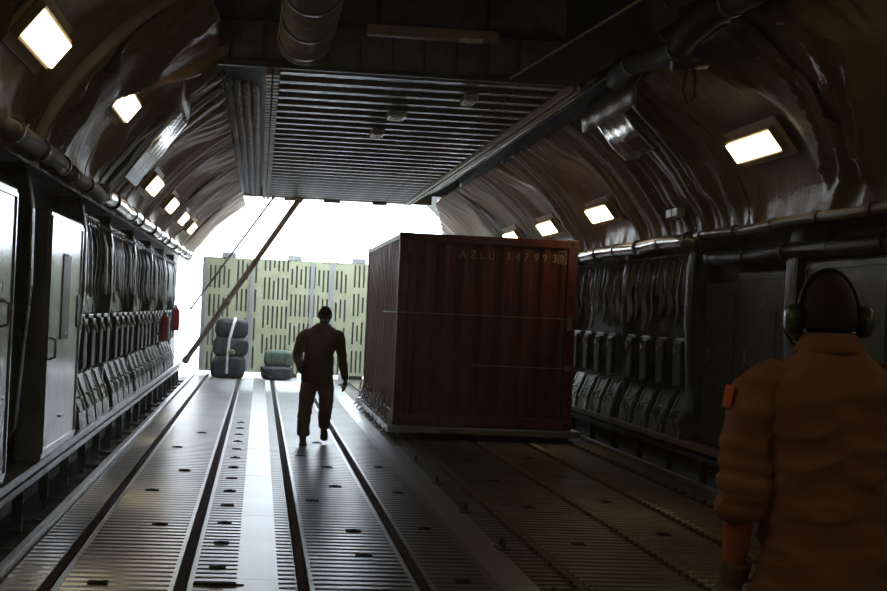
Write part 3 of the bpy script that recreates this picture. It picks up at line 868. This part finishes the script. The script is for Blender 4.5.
# ------------------------------------------------------------------ raised ramp (barrier) at the open end
RX0, RX1, RY, RH = -1.42, 4.6, 37.0, 2.87
t = thing('raised_ramp', 'pale yellow-green raised ramp with rows of upright slots across the open end', 'ramp', (RX0, RY, .09))
nx = int((RX1-RX0)/.055); rowsz = []
z = 0
zs = [0]
while z < RH-.09-.02:
    z += .078; zs.append(min(z, RH-.09))
mb = MB()
V = [[mb.bm.verts.new((i*.055+(.005 if i % 2 else -.005), 0, q)) for i in range(nx+1)] for q in zs]
rnd = random.Random(3)
for j in range(len(zs)-1):
    for i in range(nx):
        jj = (j + (2, 0, 5, 1)[(i//13) % 4]) % 9
        blk = rnd.random() if False else ((i*7919+(j//9)*104729+(i//3)*31) % 97)/97
        slot = (i % 2 == 1) and jj not in (0, 8) and (i % 52) not in (25, 13)
        if slot and jj in (1, 7) and blk < .15: slot = False
        if not slot: mb.bm.faces.new([V[j][i], V[j][i+1], V[j+1][i+1], V[j+1][i]])
mb.build('slotted_plate', M['ramp'], t, solid=.03)
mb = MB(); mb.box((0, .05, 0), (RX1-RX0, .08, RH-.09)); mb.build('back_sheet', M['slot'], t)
for x in (.0, 1.15, 2.62, 3.1, 4.2):
    mb = MB(); mb.box((x, -.05, 0), (x+.10, -.015, RH-.12), bevel=.008); mb.build('grey_batten', M['ramp_grey'], t)
for x in (.45, 2.05, 3.62, 5.2):
    mb = MB(); mb.box((x, -.03, RH-.09), (x+.34, .08, RH+.03), bevel=.01); mb.build('hinge_lug', M['ramp_grey'], t)
for x in (.3, 1.9, 3.5, 5.0):
    mb = MB(); mb.box((x, .0, -.09), (x+.5, .08, 0)); mb.build('foot', M['dark'], t)

# ------------------------------------------------------------------ struts at the opening
def bar(name, lab, a, b, r, m, cat='strut'):
    t = thing(name, lab, cat, a)
    A = Vector(a); B = Vector(b)-A
    MB().tube([(0, 0, 0), B*.5, B], r, 12).build('tube', m, t, smooth=True)
    for q in (.0, .38, 1.0):
        d = B.normalized()*.09
        MB().tube([B*q-d*.6, B*q+d*.6], r*1.35, 12).build('collar', m, t, smooth=True)
    return t
bar('diagonal_strut', 'thick brown diagonal strut from the ceiling edge down to the left sidewall', (-1.62, 34.8, .42), (.72, 31.3, 3.98), .062, M['brown'])
bar('diagonal_rod', 'thin grey rod slanting from the ceiling edge to the left side of the opening', (-1.62, 36.2, 1.60), (.18, 31.3, 3.98), .022, M['duct'], 'rod')

# ------------------------------------------------------------------ baggage by the ramp
def softbox(mb, c, h, seed, puff=.25, n=14):
    c = Vector(c)
    bmesh.ops.create_cube(mb.bm, size=2)
    bmesh.ops.subdivide_edges(mb.bm, edges=list(mb.bm.edges), cuts=n, use_grid_fill=True)
    allv = list(mb.bm.verts)
    for v in allv:
        p = v.co.copy(); q = max(abs(p.x), abs(p.y), abs(p.z)); l = (abs(p.x)**4+abs(p.y)**4+abs(p.z)**4)**.25
        p = p/l
        p *= 1 + .05*noise.noise(p*2.2+Vector((seed, 0, 0)))
        v.co = c + Vector((p.x*h[0], p.y*h[1], p.z*h[2]))
def bag(lab, loc, h, m, seed, name='duffel_bag', strap=None):
    t = thing(name, lab, 'bag', loc)
    mb = MB(); softbox(mb, (0, 0, h[2]), h, seed); mb.build('bag_body', m, t, smooth=True)
    mb = MB()
    mb.tube([(-h[0]*.3, -h[1]-.005, h[2]*1.5), (-h[0]*.1, -h[1]-.05, h[2]*1.1), (h[0]*.1, -h[1]-.05, h[2]*1.1), (h[0]*.3, -h[1]-.005, h[2]*1.5)], .012, 6)
    mb.build('carry_handle', M['rubber'], t, smooth=True)
    mb = MB()
    for s in (-.5, .5): mb.tube([(s*h[0], -h[1]-.006, .1*h[2]), (s*h[0], -h[1]-.012, h[2]), (s*h[0], -h[1]-.006, 1.9*h[2])], .01, 6)
    mb.build('compression_strap', M['rubber'], t, smooth=True)
    return t
bag('black duffel bag at the bottom of the tall black stack before the ramp', (-.68, 35.4, 0), (.40, .26, .27), M['bagblk'], 1)
bag('black duffel bag in the middle of the tall black stack before the ramp', (-.64, 35.4, .51), (.41, .25, .23), M['bagblk'], 4)
bag('black duffel bag on top of the tall black stack before the ramp', (-.63, 35.42, .94), (.38, .24, .23), M['bagblk'], 8)
t = thing('white_strap', 'white strap tied upright over the stacked black duffel bags', 'strap', (-.60, 35.1, 0)); t.name = 'tie_strap'
MB().tube([(-.10, -.02, .12), (-.10, -.03, .5), (-.07, -.035, .9), (.02, -.02, 1.3), (.06, .08, 1.42)], [(.032, .008)]*5, 8, up=(0, 1, 0)).build('strap_band', M['white'], t, smooth=True)
MB().ball((.0, -.05, .62), (.08, .03, .07)).build('knot', M['bagtan'], t, smooth=True)
bag('dark green kit bag leaning on the ramp beside the walking man', (.48, 35.5, .30), (.33, .24, .20), M['baggrn'], 3, 'kit_bag')
bag('low dark bag with tan top under the green kit bag', (.46, 35.4, 0), (.37, .27, .165), M['bagblk'], 5, 'kit_bag')
t = thing('water_jug', 'small white jug on the floor just left of the container far corner', 'jug', (1.94, 34.0, 0))
mb = MB(); mb.box((-.12, -.10, 0), (.12, .10, .30), bevel=.03); mb.build('jug_body', M['white'], t)
MB().tube([(0, 0, .29), (0, 0, .35)], .035, 12).build('cap', M['tan'], t)
mb = MB(); mb.tube([(-.08, 0, .29), (-.05, 0, .36), (.0, 0, .37)], .014, 8); mb.build('handle', M['white'], t, smooth=True)

# ------------------------------------------------------------------ people
def head(mb, c, R, s=1.0, neck=None):
    """c = centre of the head, R = rotation (face towards local +y)"""
    c = Vector(c)
    res = bmesh.ops.create_uvsphere(mb.bm, u_segments=48, v_segments=36, radius=1)
    g = lambda d, w: math.exp(-(d/w)**2)
    for v in res['verts']:
        p = v.co.copy()
        x, y, z = p
        X = x*.076; Y_ = y*.098; Z = z*.122
        if z < 0:
            X *= 1 - .28*(-z)**1.4
            Y_ = Y_*(1-.12*(-z)) + (.010*(-z) if y > 0 else .022*(-z)*1)
        if y < 0 and z > -.2: Y_ *= 1.03
        if y > 0:
            # flat face with features
            Y_ *= .95
            Y_ += .022*g(x, .16)*g(z+.12, .20)                    # nose
            Y_ += .010*g(x, .12)*g(z+.26, .10)
            Y_ -= .016*(g(x-.36, .20)+g(x+.36, .20))*g(z-.02, .14)  # sockets
            Y_ += .008*g(x, .6)*g(z-.20, .10)                     # brow
            Y_ += .007*g(x, .30)*g(z+.50, .06) - .006*g(x, .3)*g(z+.56, .03) + .007*g(x, .26)*g(z+.62, .06)  # lips
            Y_ += .012*g(x, .30)*g(z+.88, .18)                    # chin
            Y_ += .006*(g(x-.55, .22)+g(x+.55, .22))*g(z+.22, .2) # cheeks
        v.co = c + R @ (Vector((X, Y_, Z))*s)
    for sx in (-1, 1):   # ears
        q = bmesh.ops.create_uvsphere(mb.bm, u_segments=14, v_segments=10, radius=1)
        for v in q['verts']:
            p = v.co
            v.co = c + R @ (Vector((sx*(.078+.012*abs(p.x)), -.012+p.y*.020-.006*p.z, -.008+p.z*.034))*s)

def eyes(parent, c, R, s=1.0):
    for sx in (-1, 1):
        mb = MB(); mb.ball(Vector(c)+R @ Vector((sx*.030*s, .078*s, .002*s)), .0125*s, 12, 8); o = mb.build('eye', M['eye'], parent, smooth=True)
        mb = MB(); mb.ball(Vector(c)+R @ Vector((sx*.030*s, .0875*s, .002*s)), .005*s, 10, 6); mb.build('iris', M['rubber'], o, smooth=True)
    mb = MB(); mb.tube([Vector(c)+R @ Vector((q*.026*s, (.093-.012*abs(q))*s, -.066*s)) for q in (-1, -.5, 0, .5, 1)], [.002, .0045, .005, .0045, .002], 8); mb.build('mouth', M['lip'], parent, smooth=True)

def catmull(P, n=5):
    P = [Vector(p) for p in P]; out = []
    for i in range(len(P)-1):
        p0 = P[max(i-1, 0)]; p1 = P[i]; p2 = P[i+1]; p3 = P[min(i+2, len(P)-1)]
        for j in range(n):
            t = j/n
            out.append(.5*((2*p1)+(p2-p0)*t+(2*p0-5*p1+4*p2-p3)*t*t+(-p0+3*p1-3*p2+p3)*t**3))
    out.append(P[-1]); return out
def limb(mb, P, r, n=5, seg=16):
    rr = catmull([Vector((q, 0, 0)) for q in r], n)
    mb.tube(catmull(P, n), [max(.003, q.x) for q in rr], seg)

def hand(mb, wrist, direction, palm_n, s=1.0, thumb=1, curl=.6):
    """palm_n: direction the palm faces; fingers curl that way"""
    w = Vector(wrist); d = Vector(direction).normalized(); n = Vector(palm_n)
    n = (n - d*n.dot(d)).normalized(); a = d.cross(n).normalized()*thumb
    mb.tube([w-d*.03*s, w+d*.01*s, w+d*.05*s, w+d*.09*s], [(.030*s, .022*s), (.034*s, .020*s), (.043*s, .019*s), (.041*s, .015*s)], 14, up=n)
    for k, (off, L_, r) in enumerate(((.031, .073, .0092), (.010, .082, .0095), (-.011, .076, .0092), (-.031, .060, .0082))):
        p = w + d*.082*s + a*off*s
        pts = [p-d*.02*s, p]; ang = 0
        for f, seg in enumerate((.42, .33, .25)):
            ang += curl*(.7 if f == 0 else 1)*(.85+.12*k)
            p = p + (d*math.cos(ang)+n*math.sin(ang)+a*off*.5)*L_*seg*s; pts.append(p)
        mb.tube(pts, [r*s*1.1, r*s*1.1, r*s, r*s*.92, r*s*.75], 10)
    p = w + d*.025*s + a*.026*s
    pts = [p, p+(d*.6+a*.7+n*.25)*.030*s, p+(d*.9+a*.75+n*.5)*.048*s, p+(d*1.25+a*.62+n*.75)*.060*s]
    mb.tube(pts, [.014*s, .0125*s, .011*s, .008*s], 10)

def boot(parent, ankle, yaw, s=1.0, pitch=0, m=None):
    R = Matrix.Rotation(yaw, 3, 'Z') @ Matrix.Rotation(pitch, 3, 'X')
    A = Vector(ankle)
    mb = MB()
    rings = []
    def ring(y, zc, hx, hz):
        return (y, zc, hx, hz)
    sec = [(-.075, -.045, .028, .030), (-.06, -.045, .036, .040), (-.02, -.04, .042, .046), (.04, -.045, .042, .040), (.10, -.055, .047, .030), (.15, -.062, .044, .024), (.185, -.068, .026, .016)]
    rows = []
    for y, zc, hx, hz in sec:
        rows.append([A + R @ (Vector((hx*math.cos(t), y, zc+hz*math.sin(t)))*s) for t in [2*PI*k/16 for k in range(16)]])
    V = [[mb.bm.verts.new(p) for p in r] for r in rows]
    for a, b in zip(V, V[1:]):
        for k in range(16): mb.bm.faces.new([a[k], a[(k+1) % 16], b[(k+1) % 16], b[k]])
    mb.bm.faces.new(V[0]); mb.bm.faces.new(list(reversed(V[-1])))
    mb.tube([A+R @ Vector((0, -.018, -.05))*s, A+R @ Vector((0, -.01, .02))*s, A+Vector((0, 0, .16))*s], [.045*s, .046*s, .050*s], 16)
    o = remeshed(mb, 'boot', m or M['boot'], parent, .008*s, 2)
    mb = MB()
    out = [(.0, -.085), (.034, -.075), (.043, -.02), (.038, .05), (.051, .10), (.046, .16), (.022, .195), (0, .20)]
    prof = [(x, y) for x, y in out] + [(-x, y) for x, y in reversed(out[1:-1])]
    mb.extrude(prof, -.100, -.080, lambda u, v, z: A + R @ (Vector((u, v, z))*s))
    mb.build('sole', M['rubber'], o)
    return o

def headset(parent, c, R, s=1.0, cupm=None, boom=-1):
    c = Vector(c)
    hs = MB()
    pts = [c + R @ (Vector((.089*math.cos(a), -.012, .004+.131*math.sin(a)))*s) for a in [PI*(k/16) for k in range(17)]]
    hs.tube(pts, [(.012*s, .006*s)]*17, 8); o = hs.build('headset', M['rubber'], parent, smooth=True)
    for sx in (-1, 1):
        mb = MB(); mb.tube([c+R @ (Vector((sx*q, -.012, -.012))*s) for q in (.082, .092, .10)], [(.034*s, .044*s), (.036*s, .046*s), (.034*s, .044*s)], 18); mb.build('ear_cushion', M['rubber'], o, smooth=True)
        mb = MB(); mb.tube([c+R @ (Vector((sx*q, -.012, -.012))*s) for q in (.099, .108, .122, .130)], [(.034*s, .044*s), (.037*s, .047*s), (.033*s, .042*s), (.018*s, .026*s)], 18); mb.build('ear_cup', cupm or M['cup'], o, smooth=True)['label'] = 'green ear cup'
    mb = MB(); mb.tube([c+R @ (Vector(q)*s) for q in ((boom*.125, -.01, -.01), (boom*.120, .03, -.04), (boom*.085, .085, -.065), (boom*.03, .115, -.07))], .005*s, 8); mb.ball(c+R @ (Vector((boom*.02, .115, -.07))*s), .012*s, 10, 8)
    mb.build('microphone_boom', M['rubber'], o, smooth=True)
    return o

def hairshell(parent, c, R, s, m):
    mb = MB(); c = Vector(c)
    res = bmesh.ops.create_uvsphere(mb.bm, u_segments=48, v_segments=32, radius=1)
    kill = []
    for v in res['verts']:
        x, y, z = v.co
        line = -.42 if y < -.15 else (.05 + .75*(y+.15) if y < .55 else .60)
        if abs(x) > .8 and -.3 < y < .1: line = max(line, .0)
        if z < line: kill.append(v); continue
        X = x*.0815; Y_ = y*.1045; Z = z*.130
        if z < 0: X *= 1-.24*(-z)**1.4
        n = 1 + .012*noise.noise(v.co*9)
        v.co = c + R @ (Vector((X, Y_, Z))*s*n)
    bmesh.ops.delete(mb.bm, geom=kill, context='VERTS')
    return mb.build('hair', m, parent, smooth=True, solid=.006)

def rotz(a): return Matrix.Rotation(a, 3, 'Z')
def fold(seed, amp):
    def f(p):
        a = noise.noise(Vector((p.x*5, p.y*5, p.z*9+seed)))
        b = noise.noise(Vector((p.x*12, p.y*12, p.z*20+seed)))
        r = 1-abs(noise.noise(Vector((p.x*4+seed, p.y*4, p.z*11))))*2
        return amp*(a*.9 + .4*b + .7*max(0, r)**2)
    return f

# ---- near man, seen from behind (facing +y), standing at world (1.63, 4.2)
def near_man():
    root = thing('person', 'man in a tan flight suit and green headset standing with his back to the camera', 'person', (1.655, 4.2, 0))
    root['pose'] = 'standing'
    def torso(mb, e):
        mb.loft([((0, .0, .90), (.165+e, .12+e), 0), ((0, 0, 1.0), (.178+e, .128+e), 0), ((0, 0, 1.10), (.172+e, .118+e), 0), ((0, .0, 1.20), (.165+e, .112+e), 0),
                 ((0, 0, 1.32), (.182+e, .122+e), 0), ((0, 0, 1.44), (.198+e, .128+e), 0), ((0, 0, 1.535), (.196+e, .118+e), 0), ((0, .004, 1.59), (.155+e, .095+e), 0),
                 ((0, .008, 1.63), (.094+e, .075+e), 0), ((0, .012, 1.672), (.056+e, .060+e), 0)], 28)
    AL = [(-.155, .0, 1.565), (-.218, -.005, 1.52), (-.246, -.01, 1.38), (-.262, -.015, 1.245), (-.258, .03, 1.11), (-.250, .07, .985)]
    AR = [(.155, .0, 1.565), (.218, -.005, 1.52), (.262, -.03, 1.38), (.305, -.05, 1.25), (.285, .03, 1.13), (.235, .11, 1.06)]
    ar = [.06, .066, .055, .047, .043, .029]
    LL = [(-.092, 0, .95), (-.105, .01, .72), (-.112, .015, .52), (-.118, -.01, .30), (-.122, -.01, .12)]
    LR = [(.092, 0, .95), (.105, .0, .72), (.112, -.0, .52), (.118, -.02, .30), (.122, -.02, .12)]
    lr = [.098, .085, .062, .055, .040]
    HC = Vector((.0, .035, 1.745)); HR = rotz(math.radians(-7)) @ Matrix.Rotation(math.radians(-9), 3, 'X')
    mb = MB(); torso(mb, -.012)
    for P in (AL, AR): limb(mb, P, ar)
    for P in (LL, LR): limb(mb, P, lr)
    for P in (LL, LR):
        a = Vector(P[-1]); mb.tube([a+Vector((0, -.05, -.06)), a+Vector((0, .12, -.09))], [.035, .03], 12)
    mb.tube([(0, .008, 1.62), (0, .02, 1.68), HC+Vector((0, -.015, -.02))], [.062, .057, .06], 18)
    head(mb, HC, HR, 1.0)
    hand(mb, AL[-1], (.0, .35, -1), (.6, .25, 0), 1.0, -1, .5)
    hand(mb, AR[-1], (-.75, .3, -.5), (-.2, .9, 0), 1.0, 1, .4)
    remeshed(mb, 'body', M['skin'], root, .0055, 1)
    # suit
    mb = MB(); torso(mb, .018)
    e = .018
    sleeve = lambda P: [P[0], P[1], P[2]] + [Vector(P[2]).lerp(Vector(P[3]), .5), P[3], Vector(P[3]).lerp(Vector(P[4]), .35)]
    for P in (AL, AR):
        S = sleeve(P); limb(mb, S, [.060, .074, .077, .074, .070, .064], 5)
        # pushed-up cuffs: overlapping fabric rolls
        fine_ = catmull(S, 8)
        for i_, rr in ((-4, .074), (-11, .080), (-17, .079), (-24, .082)):
            c = fine_[i_]; d = (fine_[i_+1]-fine_[i_-1]).normalized()
            mb.tube([c-d*.024, c-d*.008, c+d*.010, c+d*.022], [rr-.016, rr, rr+.002, rr-.016], 18)
    for P in (LL, LR): limb(mb, [*P[:-1], Vector(P[-1])+Vector((0, 0, -.02))], [.118, .108, .088, .080, .072])
    mb.loft([((0, 0, 1.165), (.182, .128), 0), ((0, 0, 1.175), (.189, .135), 0), ((0, 0, 1.205), (.189, .135), 0), ((0, 0, 1.215), (.182, .128), 0)], 28)
    suit = remeshed(mb, 'flight_suit', M['suit'], root, .0075, 3, fold(4, .020))
    # collar
    mb = MB()
    rows = []
    for z, rx, ry in ((1.655, .082, .080), (1.685, .074, .074), (1.702, .070, .071), (1.694, .079, .080), (1.662, .098, .092), (1.642, .112, .098)):
        rows.append([(rx*math.cos(t), .016+ry*math.sin(t), z-.012*max(0, math.sin(t))) for t in [math.radians(120)+math.radians(300)*k/28 for k in range(29)]])
    mb.grid(rows); mb.build('collar', M['suit'], suit, smooth=True, solid=.004)
    # shoulder patch on the left arm
    mb = MB(); rows = []
    for i in range(6):
        z = 1.475+.065*i/5
        rows.append([Vector((-.250+.012*(z-1.44)/.08 - .090*math.cos(t)*1.0+.008, -.008+.092*math.sin(t), z)) for t in [math.radians(-25+50*k/8) for k in range(9)]])
    mb.grid(rows); mb.build('shoulder_patch', M['patch'], suit, smooth=True, solid=.003)['label'] = 'orange patch on the left upper arm'
    # gloves
    for P, d, n, th, cu in ((AL, (.0, .35, -1), (.6, .25, 0), -1, .5), (AR, (-.75, .3, -.5), (-.2, .9, 0), 1, .4)):
        mb = MB(); w = Vector(P[-1]); dd = Vector(d).normalized()
        hand(mb, w, d, n, 1.13, th, cu)
        mb.tube([w-dd*.05, w-dd*.045, w-dd*.0, w+dd*.02], [.030, .050, .044, .036], 18)
        remeshed(mb, 'glove', M['glove'], root, .004, 2)
    for P in (LL, LR): boot(root, Vector(P[-1])+Vector((0, 0, -.02)), 0, 1.0)
    hairshell(root, HC, HR, 1.0, M['hair'])
    eyes(root, HC, HR)
    headset(root, HC, HR, 1.02)
    for c in kids(root):
        if c.name.startswith('boot'): pass
    return root
nm = near_man()
nm.scale = (.97, 1.0, 1.008)

# ---- walking man, facing the camera, head bowed
def far_man():
    root = thing('person', 'man in a brown jumpsuit and black gloves walking towards the camera with bowed head', 'person', (.76, 19.0, 0))
    root['pose'] = 'walking'
    def torso(mb, e):
        mb.loft([((0, 0, .84), (.150+e, .115+e), 0), ((0, 0, .93), (.168+e, .122+e), 0), ((0, -.005, 1.03), (.160+e, .112+e), 0), ((.005, -.02, 1.14), (.160+e, .112+e), 0),
                 ((.015, -.04, 1.26), (.180+e, .12+e), 0), ((.025, -.06, 1.37), (.192+e, .118+e), 0), ((.032, -.075, 1.44), (.165+e, .10+e), 0), ((.04, -.09, 1.49), (.10+e, .08+e), 0), ((.045, -.105, 1.525), (.06+e, .06+e), 0)], 26)
    AL = [(-.125, -.07, 1.42), (-.205, -.07, 1.36), (-.245, -.06, 1.23), (-.262, -.05, 1.11), (-.235, -.12, 1.01), (-.20, -.19, .93)]
    AR = [(.19, -.07, 1.42), (.245, -.07, 1.37), (.278, -.04, 1.23), (.30, .0, 1.10), (.325, -.03, .97), (.345, -.06, .855)]
    ar = [.055, .060, .050, .043, .038, .028]
    LL = [(-.085, 0, .88), (-.11, -.06, .68), (-.135, -.10, .50), (-.150, -.07, .28), (-.150, -.02, .11)]
    LR = [(.085, 0, .88), (.11, .0, .69), (.125, .03, .51), (.120, .18, .34), (.128, .32, .215)]
    lr = [.092, .080, .060, .052, .038]
    HC = Vector((.055, -.165, 1.625)); HR = rotz(math.radians(183)) @ Matrix.Rotation(math.radians(-38), 3, 'X')
    mb = MB(); torso(mb, -.012)
    for P in (AL, AR): limb(mb, P, ar)
    for P in (LL, LR): limb(mb, P, lr)
    for P in (LL, LR):
        a = Vector(P[-1]); mb.tube([a+Vector((0, .04, -.05)), a+Vector((0, -.10, -.06))], [.03, .028], 12)
    mb.tube([(.043, -.09, 1.47), (.05, -.125, 1.56), HC], [.062, .057, .06], 16)
    head(mb, HC, HR, 1.0)
    hand(mb, AL[-1], (.15, -.35, -.9), (.8, .2, 0), 1, 1, .5)
    hand(mb, AR[-1], (.12, -.2, -.95), (-.8, 0, .1), 1, 1, .5)
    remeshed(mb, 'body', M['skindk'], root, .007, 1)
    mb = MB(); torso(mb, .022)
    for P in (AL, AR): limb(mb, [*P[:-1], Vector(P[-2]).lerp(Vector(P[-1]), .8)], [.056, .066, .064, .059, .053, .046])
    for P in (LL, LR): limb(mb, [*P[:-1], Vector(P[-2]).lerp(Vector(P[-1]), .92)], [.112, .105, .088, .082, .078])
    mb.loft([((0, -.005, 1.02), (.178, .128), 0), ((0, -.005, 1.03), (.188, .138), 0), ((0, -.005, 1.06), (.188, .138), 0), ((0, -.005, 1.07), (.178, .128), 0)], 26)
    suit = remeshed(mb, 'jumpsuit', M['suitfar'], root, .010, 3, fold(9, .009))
    mb = MB(); rows = []
    for z, r_ in ((1.49, .085), (1.535, .078), (1.53, .088), (1.48, .108)):
        rows.append([(.045+r_*math.cos(t), -.105+r_*.95*math.sin(t), z) for t in [math.radians(-60)+math.radians(300)*k/24 for k in range(25)]])
    mb.grid(rows); mb.build('collar', M['suitfar'], suit, smooth=True, solid=.004)
    for P, d, n, th in ((AL, (.15, -.35, -.9), (.8, .2, 0), 1), (AR, (.12, -.2, -.95), (-.8, 0, .1), 1)):
        mb = MB(); w = Vector(P[-1]); dd = Vector(d).normalized()
        hand(mb, w, d, n, 1.16, th, .5); mb.tube([w-dd*.06, w-dd*.0, w+dd*.02], [.048, .044, .036], 16)
        remeshed(mb, 'glove', M['blkglove'], root, .005, 1)
    boot(root, Vector(LL[-1])+Vector((0, 0, -.01)), PI, 1.0)
    boot(root, Vector(LR[-1]), PI, 1.0, math.radians(-28))
    hairshell(root, HC, HR, 1.05, M['hair'])
    eyes(root, HC, HR)
    return root
fm = far_man()

# ------------------------------------------------------------------ thin haze volume added for the veil of sky glare
hz = bpy.data.materials.new('glare haze'); hz.use_nodes = True
hn = hz.node_tree; hn.nodes.clear()
vs = hn.nodes.new('ShaderNodeVolumeScatter'); vs.inputs['Density'].default_value = .0020; vs.inputs['Anisotropy'].default_value = .72
vs.inputs['Color'].default_value = (1, .96, .91, 1)
vo = hn.nodes.new('ShaderNodeOutputMaterial'); hn.links.new(vs.outputs[0], vo.inputs['Volume'])
mb = MB(); mb.box((-2.6, Y0-.4, -.5), (5.8, 38.9, 5.9)); hzo = mb.build('haze', hz)
tag(hzo, 'thin haze added in the cargo bay for the sky glare of the open end', 'haze', kind='stuff')
# ------------------------------------------------------------------ world, camera
w = bpy.data.worlds.new('sky'); SC.world = w; w.use_nodes = True
nt = w.node_tree; nt.nodes.clear()
bg = nt.nodes.new('ShaderNodeBackground'); bg.inputs[0].default_value = (.82, .91, 1, 1); bg.inputs[1].default_value = 9.0
out = nt.nodes.new('ShaderNodeOutputWorld'); nt.links.new(bg.outputs[0], out.inputs[0])

cam = bpy.data.cameras.new('camera'); co = bpy.data.objects.new('camera', cam); COL.objects.link(co)
cam.sensor_width = 36; cam.lens = 1500/887*36; cam.clip_end = 500; cam.clip_start = .05
yaw = math.radians(6.9507); pitch = math.radians(.7012); roll = math.radians(2.5)
f = Vector((math.sin(yaw)*math.cos(pitch), math.cos(yaw)*math.cos(pitch), math.sin(pitch)))
r = Vector((math.cos(yaw), -math.sin(yaw), 0)); u = r.cross(f)
# the photograph leans clockwise
r2 = r*math.cos(roll) - (-u)*math.sin(roll) if False else r*math.cos(roll) + u*math.sin(roll)
u2 = u*math.cos(roll) - r*math.sin(roll)
mtx = Matrix((r2, u2, -f)).transposed().to_4x4(); mtx.translation = Vector((0, 0, 1.72))
co.matrix_world = mtx
SC.camera = co
SC.view_settings.view_transform = 'Standard'; SC.view_settings.look = 'None'
SC.view_settings.gamma = 1; SC.view_settings.use_curve_mapping = False
SC.view_settings.exposure = 0
SC.cycles.use_denoising = True
SC.cycles.max_bounces = 8
SC.cycles.sample_clamp_indirect = 6
for o in list(COL.objects):
    if o.parent is None and o.type in ('MESH', 'EMPTY') and 'label' not in o and 'kind' not in o: print('UNLABELLED', o.name)
